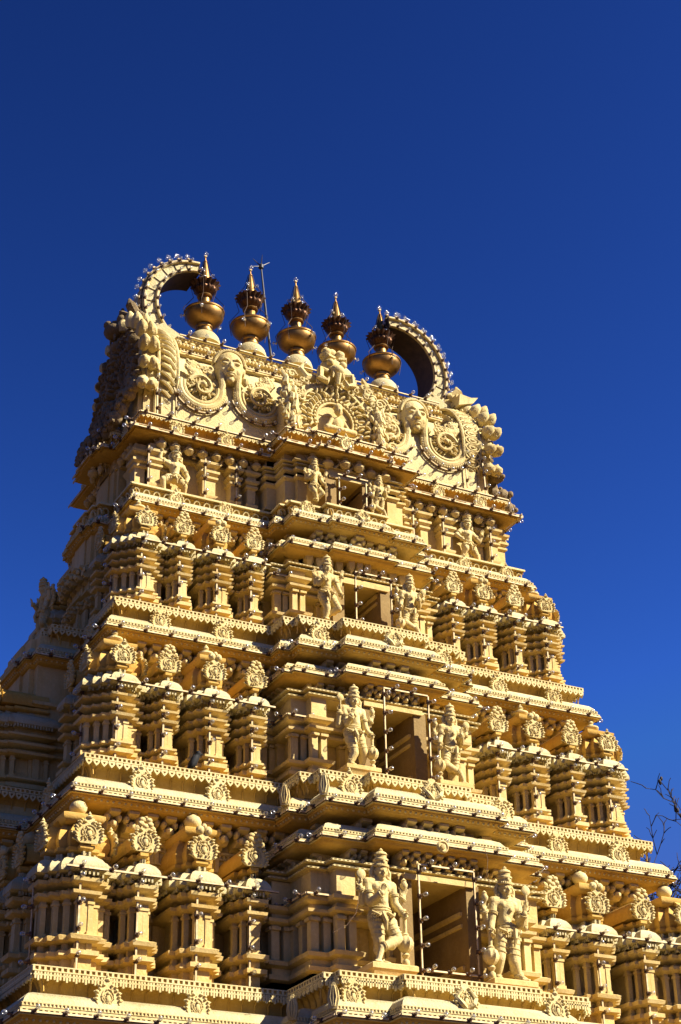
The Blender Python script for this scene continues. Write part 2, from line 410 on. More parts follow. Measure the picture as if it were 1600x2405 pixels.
SHRINE = {}
def shrine_meshes(kind, variant):
    key = (kind, variant)
    if key in SHRINE: return SHRINE[key]
    ol = staircase(kind); base, top, c0, c1 = mouldings(variant)
    body = MB()
    base = [(d*1.05 if d > 0 else d, z) for d, z in base]; top = [(d*1.05 if d > 0 else d, z) for d, z in top]
    body.sweep(ol, base); body.sweep(ol, [(-.165, c0-.02), (-.165, c1+.02)]); body.sweep(ol, top)
    body.sweep(ol, [(-.06, 1.78), (-.02, 1.80), (.03, 1.86)])
    for (x, y), e0, e1 in convex(ol):           # a slim pilaster on every corner
        n0 = Vector((e0.y, -e0.x)); n1 = Vector((e1.y, -e1.x)); w = .098
        c = Vector((x, y)) - n0*w/2 - n1*w/2
        body.box(c.x-w/2, c.x+w/2, c.y-w/2, c.y+w/2, c0-.005, c1+.005)
        b2 = w/2 + .018
        body.box(c.x-b2, c.x+b2, c.y-b2, c.y+b2, c1-.10, c1-.05); body.box(c.x-b2, c.x+b2, c.y-b2, c.y+b2, c0, c0+.06)
        if variant == 0:
            body.box(c.x-w/2, c.x+w/2, c.y-w/2, c.y+w/2, .40, .54)
    for e_ in edges(ol, 'flr'):             # the foremost faces are solid panels
        p, q, e, nn, L = e_
        mid = (p+q)/2
        if L > .17 and (abs(mid.x) < .02 or (kind == 'corner' and abs(mid.y-.66) < .02)):
            body.obox(mid - nn*.06 + Vector((0,0,(c0+c1)/2)), e*(L/2-.02), nn*.045, (0,0,(c1-c0)/2+.01))
    can = MB()
    can.sweep(ol, [(-.02,1.80),(.11,1.80),(.165,1.83),(.17,1.90),(.15,1.97),(.09,2.06),(.0,2.125),(-.08,2.15)])
    can.sweep(ol, [(-.12,2.13),(-.12,2.24)])
    front = lambda k: k
    for e_ in edges(ol, 'flr'):                 # fringe of small pendants below the lip and pads above
        p, q, e, nn, L = e_
        k = max(1, round(L/.075))
        for i in range(k+1):
            O = p + e*(L*i/k) + nn*.15
            can.obox(O + Vector((0,0,1.775)), e*.017, nn*.015, (0,0,.045 if i % 2 else .03))
        m = (p+q)/2 - nn*.105
        if L > .14: can.obox(m + Vector((0,0,2.16)), e*min(.05, L*.3), nn*.02, (0,0,.065))
    roof = MB()
    roof.sweep(ol, [(-.14,2.23),(-.06,2.24),(-.02,2.28),(-.02,2.34),(-.08,2.36)])
    if kind == 'narrow':
        # a barrel running back from the gable
        N = 14; prof = []
        for i in range(N+1):
            a = R(-28 + 236*i/N); prof.append((.25*math.cos(a), 2.36 + .15 + .27*math.sin(a) + .02))
        prof = [(x, max(2.36, z)) for x, z in prof]
        roof.plate(prof, (0, .10, 0), (1,0,0), (0,0,1), (0,1,0), 1.2)
    else:
        zt = 2.86
        roof.sweep(ol, [(-.08,2.36),(-.04,2.44),(-.035,2.52),(-.07,2.62),(-.15,2.72),(-.24 if kind == 'corner' else -.15,2.80)])
        ol2 = [(-.38,.28),(.38,.28),(.38,1.04),(-.38,1.04)] if kind == 'corner' else [(-.30,.16),(.30,.16),(.30,1.2),(-.30,1.2)]
        roof.sweep(ol2, [(-.08,2.74),(.0,2.78),(.03,2.82),(.03,2.87),(-.05,2.90)])
    gab = MB()
    rd = random.Random(len(SHRINE))
    if kind == 'narrow': kudu(gab, .54, .50, 'flower', 1+7*variant, Matrix.Translation((0, .05, 2.36)))
    elif kind == 'wide': kudu(gab, .54, .50, 'none' if variant else 'flower2', 2+5*variant, Matrix.Translation((0, .03, 2.36)))
    else:
        kudu(gab, .55, .50, 'tip', 3+variant, Matrix.Translation((0, -.64, 2.36)))
    roof.v = [(x, y, 2.36+(z-2.36)*1.26 if z > 2.36 and kind != 'narrow' else z) for x, y, z in roof.v]
    if kind == 'wide':
        for s_ in (-1, 1): gab.ell((s_*.08, 0, 2.92), .09, .08, .09, 8, 6)
        gab.ell((0, 0, 2.99), .06, .06, .07, 8, 6)
    fin = None
    if kind != 'narrow':
        fin = MB(); cy = .66 if kind == 'corner' else .55
        prof = [(.09,2.89),(.06,2.95),(.05,2.97),(.12,3.0),(.165,3.07),(.17,3.13),(.13,3.21),(.05,3.255),(.03,3.27)] if variant == 0 else \
               [(.10,2.89),(.07,2.94),(.06,2.96),(.16,3.0),(.20,3.06),(.19,3.10),(.09,3.15),(.05,3.18),(.075,3.22),(.05,3.27),(.01,3.33)]
        fin.lathe([(r, z+.135) for r, z in prof], (0, cy, 0), 18)
        fin.mi = 0
    out = dict(body=mesh_of('shrine', body, CREAM), canopy=mesh_of('canopy', can, LIME), roof=mesh_of('roof', roof, OCHRE),
               gable=mesh_of('gable', gab, PALE), finial=mesh_of('finial', fin, PALE) if fin else None)
    SHRINE[key] = out; return out

def place_shrine(root, kind, variant, x, y, z, s, rotz=0):
    ms = shrine_meshes(kind, variant); o = ORG[root.name]
    b = put('shrine', ms['body'], (x-o[0], y-o[1], z-o[2]), root, (0, 0, rotz), (s, s, s))
    for k in ('canopy', 'roof', 'gable', 'finial'):
        if not ms[k]: continue
        if k == 'gable' and kind == 'corner':
            for q in (0, 1, -1): put(k, ms[k], (0, .66, 0), b, (0, 0, q*PI/2))
        else: put(k, ms[k], (0, 0, 0), b)
    return b

# ------------------------------------------------------------------ the tower
TIERS = [
 dict(B=(7.76,30.10,8.15), bayB=[(2.85,28.60),(2.65,28.36),(1.45,28.15)], C=(7.0,30.80,11.77), bayC=[(2.75,30.2),(2.35,29.35),(1.5,29.0)], wall=.75, yf=30.30, xs=(6.80,5.68,4.50,3.42), var=0, kap=.797),
 dict(B=(6.68,31.08,12.58), bayB=[(2.45,30.3),(2.15,30.0),(1.15,29.75)], C=(6.1,31.80,15.80), bayC=[(2.37,31.4),(2.1,31.0),(1.2,30.6)], wall=.66, yf=31.27, xs=(5.90,4.91,3.90,2.96), var=1, kap=.795),
 dict(B=(5.87,32.04,16.52), bayB=[(2.25,31.43),(1.97,31.22),(1.05,30.95)], C=(5.3,32.85,19.47), bayC=[(1.95,32.5),(1.72,32.0),(.8,31.83)], wall=.58, yf=32.20, xs=(5.16,4.28,3.40,2.58), var=1, kap=.746),
 dict(B=(5.2,33.10,20.0), bayB=[(1.75,32.6),(1.6,32.35),(.8,32.1)], C=(5.2,33.10,21.55), bayC=[(1.75,32.25),(.95,32.1)], wall=.55),
]
C0 = (8.05, 29.75, 7.32, [(3.2,29.0),(2.95,27.95),(1.9,27.5)])
B5 = (4.98, 33.30, 22.05, [(1.62,32.5),(.9,32.35)])
def side_bay(W, D):   # stepped bays on the short sides
    k = D/4.45; f = .12 + .80*max(0, k-.55)/.45
    return [(1.75*k+.1, .40*k+f), (1.35*k+.1, .57*k+f), (.7*k+.05, .67*k+f)]

tower = thing('temple_tower', (0, YC, GROUND), 'cream and ochre carved temple gateway tower rising in storeys against the sky', 'temple tower')

def ledge(W, Y0, z, bay, s, style, full=.81):
    ol = outline(W, Y0, bay, side_bay(W, YC-Y0))
    mb = MB()
    cove = [(-.30*s, z-.58*s), (-.30*s, z-.51*s), (-.24*s, z-.50*s), (-.225*s, z-.43*s)]
    arc = [(-.22*s + .18*s*(1-math.cos(t*PI/2)), z-.43*s + .27*s*math.sin(t*PI/2)) for t in (0,.2,.4,.6,.8,1)]
    cove += arc
    prof = [(-.45*s, z-full)] + [(-.45*s, z-.585*s)] + cove + [(-.03, z-.155*s), (-.03, z-.11*s), (0, z-.105*s), (0, z), (-1.5, z+.004)]
    mb.sweep(ol, prof, cap=False)
    ribs(mb, ol, arc, .27 if style != 'oval' else .2)
    l = part('ledge', mb, OCHRE, tower)
    tr = MB()
    if style == 'oval':
        for p, q, e, nn, L in edges(ol, 'fl'):
            k = max(1, round(L/.24))
            for i in range(k):
                O = p + e*(L*(i+.5)/k) + nn*(.0) + Vector((0,0,z-.20))
                tr.tube([O + e*(.075*math.cos(a)) + Vector((0,0,.085*math.sin(a))) + nn*(-.05+.03*math.sin(a)) for a in [R(-40+260*j/9) for j in range(10)]], .018, 4)
            tr.obox((p+q)/2 + nn*.02 + Vector((0,0,z-.03)), e*(L/2+.02), nn*.02, (0,0,.022))
    else:
        lace(tr, ol, 0, z-.10*s, z+.005, .095*s+.01, .035)
        hearts(tr, ol, .004, z-.112*s, .165*s+.01, .15*s, style='comb' if style == 'comb' else 'heart')
    part('lace_trim', tr, LACE, l)
    return l
def cornice(W, Y0, z, bay, s, style, back):
    ol = outline(W, Y0, bay, side_bay(W, YC-Y0))
    mb = MB()
    if style == 'thin':
        prof = [(-1.1, z+.02), (-.12, z+.02), (-.03, z+.01), (0, z-.01), (0, z-.05), (-.04, z-.05), (-.05, z-.09), (-.08, z-.10), (-.35, z-.11), (-back-.04, z-.11), (-back-.04, z-.3)]
        mb.sweep(ol, prof, cap=False)
        c = part('cornice', mb, OCHRE, tower)
        tr = MB(); lace(tr, ol, .002, z-.055, z+.012, .5, .02); part('lace_trim', tr, WOOD, c)
        br = MB(); brackets(br, ol, -back-.03, z-.115, .62, .29, .34, 'fl', 'pot'); part('bracket_row', br, CREAM, c)
        return c
    prof = [(-1.3, z+.33*s), (-.40*s, z+.33*s), (-.28*s, z+.325*s), (-.16*s, z+.28*s), (-.075*s, z+.19*s), (-.03*s, z+.08*s), (-.012, z+.0), (0, z-.005), (0, z-.11*s),
            (-.03*s, z-.115*s), (-.04*s, z-.145*s), (-.08*s, z-.165*s), (-.12*s, z-.215*s), (-.22*s, z-.235*s), (-back-.03, z-.25*s), (-back-.03, z-.4*s)]
    mb.mi = 0; mb.sweep(ol, prof, cap=False)
    # the rounded top is bare lime: give those faces the second material
    n = len(ol)
    for k in range(len(prof)-1):
        mat = 1 if k < 8 else 0
        for i in range(n): mb.m[k*n+i] = mat
    mb.mi = 1
    c = part('cornice', mb, [OCHRE, LIME], tower)
    tr = MB(); lace(tr, ol, .002, z-.11*s, z+.0, .10, .03)
    lace(tr, ol, -.03*s, z+.04*s, z+.10*s, .07, .025, rails=(.1,.1))
    for p, q, e, nn, L in edges(offs(ol, -.075*s), 'fl'):           # bead row under the lip
        k = max(1, round(L/.12))
        for i in range(k): tr.ell(p + e*(L*(i+.5)/k) + Vector((0,0,z-.17*s)), .028*s, nu=6, nv=4)
    part('lace_trim', tr, LACE, c)
    br = MB(); brackets(br, ol, -back-.02, z-.24*s, back-.17*s, .42*s, .38*s, 'fl', style)
    ob = offs(ol, -back)
    lace(br, ob, 0, z-.79*s, z-.69*s, .09, .05); lace(br, ob, 0, z-1.06*s, z-.79*s, .21, .07, rails=(.12, .05))
    for p, q, e, nn, L in edges(ob, 'flr'):
        br.obox((p+q)/2 + nn*.03 + Vector((0,0,z-.67*s)), e*(L/2+.03), nn*.05, (0,0,.025))
    part('bracket_row', br, CREAM, c)
    return c

LEAF = {}; leafn = [0]
def leaf_ornament(parent, x, y, z, s, rotz=0, kind=0):
    if kind == 0: leafn[0] += 1; kind = (0, 10, 20)[leafn[0] % 3]
    if kind not in LEAF:
        mb = MB(); kudu(mb, .56, .66, ('tip', 'flower', 'none', 'none')[kind % 10] if kind != 20 else 'none', kind)
        if kind == 2:
            for s_ in (-1, 1): mb.tube([(s_*.02,-.05,.1),(s_*.14,-.12,.16),(s_*.24,-.06,.32),(s_*.1,-.1,.5)], [.06,.07,.06,.03], 6)
        if kind == 3:
            mb = MB(); mb.plate([(-.09,0),(.09,0),(.13,.2),(.11,.4),(.03,.58),(-.02,.56),(-.10,.4),(-.13,.2)], (0,0,0), (1,0,0), (0,0,1), (0,-1,0), .12)
            for q in (-1, 0, 1): mb.tube([(q*.03,-.13,.05),(q*.07,-.13,.25),(q*.03,-.13,.5)], .02, 5)
        LEAF[kind] = mesh_of('leaf_ornament', mb, PALE)
    o = ORG[parent.name]
    return put('leaf_ornament', LEAF[kind], (x-o[0], y-o[1], z-o[2]), parent, (R(-6) if abs(rotz) < .1 else 0, 0, rotz), (s, s, s))

def bay_block(t, sgn):
    """pier, niche and jamb beside the door; x towards the centre, y behind the front lip"""
    W, Y0, z0 = t['B']; H = t['C'][2] - z0; yb = t['bayB'][-1][1]; sy = (Y0-yb)/1.95; sx = t['bayB'][0][0]/2.85
    k = H/3.6 if H > 2 else .55
    o = [(-2.95,2.6),(-2.95,1.55),(-2.55,1.55),(-2.55,.68),(-2.14,.68),(-2.14,.40),(-1.74,.40),(-1.74,.92),(-.96,.92),(-.96,.52),(-.68,.52),(-.68,2.6)]
    o = [(x*sx, yb + (.85 if H > 2 else .25) + dy*k) for x, dy in o]
    if sgn > 0: o = [(-x, y) for x, y in reversed(o)]
    return o, z0, H

LEDGES = []; CORNICES = []
for i, t in enumerate(TIERS):
    s = (t['C'][2]-t['B'][2])/3.6 if i < 3 else .62
    W, Y0, z = t['B']
    LEDGES.append(ledge(W, Y0, z, t['bayB'], s, ('comb', 'heart', 'heart', 'oval')[i], (.85,.82,.74,.6)[i]))
    W, Y0, z = t['C']
    CORNICES.append(cornice(W, Y0, z, t['bayC'], s if i < 3 else .62, ('scroll','scroll','scroll','thin')[i], t['wall']))
    # the storey's core wall, with mouldings
    base, top, c0, c1 = mouldings(t.get('var', 1))
    zb, zt = t['B'][2], t['C'][2]; u = (zt-zb)/3.6
    W, Y0, _ = t['C']
    core = outline(W-t['wall'], Y0+t['wall'], [], [(a, b+((.45, .85, .5, .1)[i])) for a, b in side_bay(W-t['wall'], YC-Y0-t['wall'])])
    mb = MB(); mb.sweep(core, [(0, zb-.6), (0, zt+.5)])
    if i < 3:
        sb = [(max(d, -.08)*.8, zb + zz*u) for d, zz in base + top]
        mb.sweep(core, sb, cap=False)
        mb.sweep(core, [(0, zb+2.3*u), (.1, zb+2.34*u), (.1, zb+2.42*u), (0, zb+2.46*u)], cap=False)
        for p, q, e, nn, L in edges(core, 'fl'):
            k = max(1, round(L/.62))
            for j in range(k+1):
                mb.obox(p + e*(.07 + (L-.14)*j/k) + nn*.03 + Vector((0,0,zb+(c0+c1)/2*u)), e*.07, nn*.04, (0,0,(c1-c0)/2*u))
    if i < 3: brackets(mb, core, 0, zb+2.30*u, .34, .4*u, .42*u, 'l'); brackets(mb, core, 0, zb+1.3*u, .2, .25*u, .3*u, 'l')
    part('wall', mb, CREAM, tower)

# lowest cornice in view and the plain lower body beneath it
CORNICES.insert(0, cornice(C0[0], C0[1], C0[2], C0[3], 1.05, 'scroll', .8))
mb = MB()
mb.sweep(outline(7.0, 30.6, [(2.6, 29.4)], side_bay(7.0, YC-30.6)), [(0, 1.5), (0, 7.1)])
mb.sweep(outline(7.3, 30.2, [(2.9, 29.0)], side_bay(7.3, YC-30.2)), [(.2, 1.2), (.2, 1.4), (0, 1.5), (-.1, 1.7)])
mb.box(-7.2, -1.7, 29.2, 41.2, GROUND, 1.4); mb.box(1.7, 7.2, 29.2, 41.2, GROUND, 1.4); mb.box(-1.7, 1.7, 29.2, 41.2, .9, 1.4)
for x in (-6.9, -5.2, -3.4, -1.9, 1.9, 3.4, 5.2, 6.9):
    mb.box(x-.25, x+.25, 29.0, 29.25, GROUND, .9); mb.box(x-.4, x+.4, 28.9, 29.25, .9, 1.2)
mb.sweep(outline(7.3, 29.1, []), [(.15, GROUND), (.15, GROUND+.6), (.02, GROUND+.7)], cap=False)
part('gateway_base', mb, STONE, tower)

# leaf ornaments that stand on the cornices
for i, (xs, bx) in enumerate((((-6.45,-4.75,4.75,6.45), (-2.55,-.5,1.45)), ((-5.55,-3.95,4.05,5.65), (-1.75,-.1,1.75)), ((-4.88,-3.45,3.45,4.95), (-1.55,.05,1.5)), ((-4.18,-2.97,3.4,4.6), (.05,-1.3)), ((-4.12,-2.86,2.88,4.1), (-.2,)))):
    if i == 0: W, Y0, z, bay = C0; s = 1.05
    else:
        t = TIERS[i-1]; (W, Y0, z), bay = t['C'], t['bayC']; s = [0, 1, .894, .82, .62][i]
    c = CORNICES[i]; k = .82 if i < 2 else .74 if i == 2 else .6
    for x in xs: leaf_ornament(c, x, Y0+.13*s, z+(.10*s if i < 4 else .0), k, 0, 0)
    for x in bx:
        y = min([yy for hx, yy in bay if abs(x) < hx] or [Y0])
        leaf_ornament(c, x, y+.13*s, z+.10*s, k, 0, 2 if x in (-.5, .05, -.1) else 0)
    D = YC-Y0
    for dy in (-.62, .62): leaf_ornament(c, -W+.12, YC+dy*D, z+.10*s, k, -PI/2, 0)
    if i in (0, 1):
        for x in (-bay[0][0]-.02, -bay[1][0]+.02):   # upright leaves on the bay's stepped corners
            leaf_ornament(c, x, min(yy for hx, yy in bay if abs(x) < hx+.05)+.12, z+.05, .8, -PI/5, 3)

# shrines along the storeys
for i in range(3):
    t = TIERS[i]; u = (t['C'][2]-t['B'][2])/3.6; v = t['var']
    zb = t['B'][2]
    kinds = ('corner', 'narrow', 'wide', 'narrow')
    for x, k in zip(t['xs'], kinds):
        for s_ in (-1, 1):
            place_shrine(tower, k, v, s_*x, t['yf'], zb, u)
    # along the left (west) side, and the first of the right side
    W, Y0, _ = t['B']; D = YC-Y0
    sb = side_bay(W, D)[0][0]
    xk = W - (t['yf']-Y0)
    ya = t['yf'] + 1.32*u + .46*u
    ks = [('narrow', ya), ('wide', ya+1.0*u)] if i == 0 else [('narrow', ya)]
    for k, yy in ks:
        place_shrine(tower, k, v, -xk, yy, zb, u, -PI/2)
        place_shrine(tower, k, v, -xk, 2*YC-yy, zb, u, -PI/2)
        place_shrine(tower, k, v, xk, yy, zb, u, PI/2)
    for s_ in (-1, 1): place_shrine(tower, 'corner', v, s_*t['xs'][0], 2*YC-t['yf']-1.32*u, zb, u)

# projecting door bays
for i, t in enumerate(TIERS):
    base, top, c0, c1 = mouldings(0)
    mb = MB()
    zb, zt = t['B'][2], t['C'][2]; H = zt-zb; u = H/3.6
    yb = t['bayB'][-1][1]; sy = max((t['B'][1]-yb)/1.95, .58); sx = t['bayB'][0][0]/2.85
    for sgn in (-1, 1):
        o, _, _ = bay_block(t, sgn)
        if i < 3:
            pr = [(max(d, -.17), zb + zz*u) for d, zz in base] + [(max(d, -.17), zb + zz*u) for d, zz in top if zz < (2.0 if i < 2 else 1.75)]; zk = zb + t['kap']*H
            mb.sweep(o, [(0, zb-.3), (0, zb+c0*u-.02), (-.2, zb+c0*u), (-.2, zb+c1*u), (0, zb+c1*u+.02), (0, zb+(.607 if i < 2 else .525)*H+.05)]); mb.sweep(o, pr, cap=False)
            for p, q, e, nn, L in edges(o, 'fl'):
                if L < .3*u or abs((p.x+q.x)/2) < .7*sx: continue
                k = 1 if L < .8 else round(L/.5)
                for j in range(k+1):
                    w = .075*u
                    mb.obox(p + e*(w + (L-2*w)*j/k) - nn*.075 + Vector((0,0,zb+(c0+c1)/2*u)), e*w, nn*.085, (0,0,(c1-c0)/2*u+.01))
                    mb.obox(p + e*(w + (L-2*w)*j/k) + nn*.0 + Vector((0,0,zb+(c1-.06)*u)), e*w*1.25, nn*.06, (0,0,.03*u))
        else:
            mb.sweep(o, [(0, zb-.3), (0, zt)])
            mb.sweep(o, [(.0,zb),(.0,zb+.10),(.06,zb+.11),(.06,zb+.19),(0,zb+.2)], cap=False)
            mb.sweep(o, [(0,zb+.72),(.07,zb+.78),(.07,zb+.83),(-.0,zb+.85),(0,zb+.93),(.08,zb+.98),(.08,zb+1.03),(0,zb+1.06)], cap=False)
    # lintel and the stepped entablature over the door
    dtop = (zb + .60*H, zb+.60*H, zb+.49*H, zb+.62*H)[i]
    ze = zb + (.607 if i < 2 else .525 if i == 2 else .70)*H
    jx = .68*sx; kk = u if i < 3 else .55; lip = yb + (.85 if i < 3 else .25); yj = lip + .52*kk
    mb.box(-jx-.21, jx+.21, yj-.27*kk, yj+2.0, dtop, ze + .05 if i < 3 else zb + 1.3)
    mb.box(-jx-.12, jx+.12, yj-.36*kk, yj-.2*kk, dtop-.03, dtop+.08*u)
    ent = [(-2.97,2.6),(-2.97,1.55),(-2.57,1.55),(-2.57,.67),(-2.16,.67),(-2.16,.39),(2.16,.39),(2.16,.67),(2.57,.67),(2.57,1.55),(2.97,1.55),(2.97,2.6)]
    ent = [(x*sx, lip + dy*kk) for x, dy in ent]
    ze = zb + (.607 if i < 2 else .525 if i == 2 else .70)*H
    e_ = (.115, .10, .085, .09)[i]
    mb.sweep(ent, [(-.05,ze),(.0,ze+.02),(0,ze+.3*e_),(.07,ze+.45*e_),(.07,ze+.7*e_),(.02,ze+.8*e_),(.02,ze+1.1*e_),(.12,ze+1.3*e_),(.12,ze+1.6*e_),(.0,ze+1.7*e_),(0,ze+1.9*e_ if i < 3 else zt)])
    if i < 3: mb.sweep(offs(outline(t['C'][0], t['C'][1], t['bayC'], side_bay(t['C'][0], YC-t['C'][1])), -t['wall']+.004), [(0, ze+.02), (0, zt+.1)])
    b = part('door_bay', mb, CREAM, tower)
    if i < 3:
        tr = MB(); lace(tr, ent, .075, ze+.45*e_, ze+.7*e_, .11, .03); lace(tr, ent, .122, ze+1.3*e_, ze+1.6*e_, .09, .03)
        part('lace_trim', tr, LACE, b)
    # jambs, threshold and the dark chamber behind
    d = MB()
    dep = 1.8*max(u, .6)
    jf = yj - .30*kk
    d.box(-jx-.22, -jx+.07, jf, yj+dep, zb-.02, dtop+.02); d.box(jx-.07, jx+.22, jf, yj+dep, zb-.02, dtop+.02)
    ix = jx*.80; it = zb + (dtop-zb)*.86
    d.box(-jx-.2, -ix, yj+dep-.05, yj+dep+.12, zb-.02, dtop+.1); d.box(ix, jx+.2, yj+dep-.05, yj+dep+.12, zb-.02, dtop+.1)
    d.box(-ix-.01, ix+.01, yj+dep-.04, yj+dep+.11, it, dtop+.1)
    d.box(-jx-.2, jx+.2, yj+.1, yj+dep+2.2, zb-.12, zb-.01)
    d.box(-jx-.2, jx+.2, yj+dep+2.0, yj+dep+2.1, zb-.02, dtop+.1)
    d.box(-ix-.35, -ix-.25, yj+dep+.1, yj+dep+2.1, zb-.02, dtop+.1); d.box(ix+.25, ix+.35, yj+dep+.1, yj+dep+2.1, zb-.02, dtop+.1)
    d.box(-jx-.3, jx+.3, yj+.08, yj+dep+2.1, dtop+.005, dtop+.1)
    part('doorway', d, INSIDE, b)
    # the canopy over the door
    if i < 3:
        zk = zb + t['kap']*H; s = u
        cb = t['bayC']; olk = [(-cb[0][0], cb[0][1]+1.2), (-cb[0][0], cb[0][1]-.15)]
        olk = [(-cb[0][0]-.02, YC-2.2), (-cb[0][0]-.02, cb[0][1]-.35*s), (-cb[1][0]-.12, cb[0][1]-.35*s), (-cb[1][0]-.12, cb[1][1]-.04), (-cb[2][0]-.02, cb[1][1]-.04), (-cb[2][0]-.02, cb[2][1]-.04)]
        olk = olk + [(-x, y) for x, y in reversed(olk)]
        k = MB()
        prof = [(-.9, zk+.31*s), (-.42*s, zk+.31*s), (-.26*s, zk+.30*s), (-.13*s, zk+.23*s), (-.05*s, zk+.12*s), (-.01, zk), (0, zk-.005), (0, zk-.10*s), (-.03*s, zk-.11*s), (-.05*s, zk-.14*s), (-.10*s, zk-.175*s), (-.22*s, zk-.19*s), (-.6*s, zk-.20*s), (-.9*s, zk-.20*s)]
        k.sweep(olk, prof, cap=False); n = len(olk)
        for q in range(len(prof)-1):
            for j in range(n): k.m[q*n+j] = 1 if q < 6 else 0
        k.mi = 1
        ko = part('door_canopy', k, [OCHRE, LIME], tower)
        tr = MB(); lace(tr, olk, .002, zk-.10*s, zk, .10, .03); lace(tr, olk, -.035*s, zk+.05*s, zk+.11*s, .07, .025)
        part('lace_trim', tr, LACE, ko)
        br = MB(); brackets(br, olk, -.62*s, zk-.19*s, .48*s, .34*s, .26*s if i < 2 else .3*s, 'fl', 'drop' if i == 2 else 'scroll'); part('bracket_row', br, CREAM, ko)

# the top storey's wings: pilasters and panels behind the figures
t = TIERS[3]; zb, zt = t['B'][2], t['C'][2]; Yw = t['C'][1]+t['wall']; Ww = t['C'][0]-t['wall']
mb = MB()
def pier(x, y, w, d):
    o = [(x-w, y+d), (x-w, y), (x+w, y), (x+w, y+d)]
    mb.sweep(o, [(0,zb),(0,zb+.06),(.07,zb+.08),(.07,zb+.15),(.02,zb+.17),(.05,zb+.22),(.05,zb+.26),(0,zb+.28),(0,zb+.66),(.05,zb+.70),(.05,zb+.75),(.01,zb+.78),(.08,zb+.84),(.08,zb+.90),(.01,zb+.93),(.01,zb+1.0),(.10,zb+1.06),(.11,zb+1.12),(.02,zb+1.14),(.02,zb+1.3)])
for s_ in (-1, 1):
    for x, w in ((4.55, .12), (3.2, .16), (2.55, .10), (2.12, .10)): pier(s_*x, Yw-.26, w, .4)
    for x, w in ((4.86, .12), (4.25, .08)): pier(s_*x, Yw-.10, w, .3)
for y in (34.1, 36.4): 
    o = [(-Ww-.25, y+.18), (-Ww-.25, y-.18), (-Ww+.2, y-.18), (-Ww+.2, y+.18)]
    mb.sweep(o, [(0,zb),(.06,zb+.1),(.06,zb+.2),(0,zb+.25),(0,zb+.7),(.08,zb+.85),(0,zb+.92),(0,zb+1.3)])
o = outline(Ww, Yw, [], side_bay(Ww, YC-Yw))
mb.sweep(o, [(0,zb+1.1),(.1,zb+1.13),(.1,zb+1.19),(0,zb+1.21)], cap=False)
part('pilaster_wall', mb, CREAM, tower)

# ------------------------------------------------------------------ the barrel roof
W5, Y5, Z5 = B5[0], B5[1], B5[2]
LEDGES.append(ledge(W5, Y5, Z5, B5[3], .62, 'heart', .5))
def yb_(z):       # front face of the barrel
    pts = [(22.0,33.62),(22.8,33.66),(23.6,33.76),(24.2,33.98),(24.5,34.25),(24.8,34.6),(25.3,34.9)]
    for (a, b), (c, d) in zip(pts, pts[1:]):
        if z <= c: return b + (d-b)*(z-a)/(c-a)
    return 34.8
mb = MB()
prof = [(yb_(z), z) for z in (21.9,22.4,22.8,23.2,23.6,23.9,24.2,24.35,24.5,24.65,24.8,25.0)]
full = prof + [(2*YC-y, z) for y, z in reversed(prof)]
mb.plate(full, (-4.35, 0, 0), (0,1,0), (0,0,1), (1,0,0), 8.7)
roof = part('barrel_roof', mb, PANEL, tower, smooth=60)
mb = MB()           # ridge beam, an ogee along the top with bead rows
XR = 3.75
rp = [(34.25,24.46),(34.14,24.50),(34.14,24.57),(34.24,24.66),(34.28,24.76),(34.20,24.80),(34.20,24.86),(34.30,24.92),(34.34,25.0),(34.28,25.03),(34.28,25.09),(34.5,25.14)]
mb.plate(rp + [(2*YC-y, z) for y, z in reversed(rp)], (-XR,0,0), (0,1,0), (0,0,1), (1,0,0), 2*XR)
tr = mb; tr.mi = 1
for k in range(80):
    x = -XR + .05 + 2*XR*k/80
    tr.ell((x, 34.19, 24.83), .035, nu=6, nv=4); tr.ell((x+.04, 34.25, 24.71), .028, nu=6, nv=4); tr.ell((x, 34.28, 25.06), .03, nu=6, nv=4)
    if k % 4 == 0:
        tr.ell((x, 34.29, 24.95), .09, .05, .05, 8, 5); tr.ell((x+.19, 34.30, 24.97), .05, .05, .045, 6, 5)
part('ridge_beam', tr, [CREAM, LACE], tower)

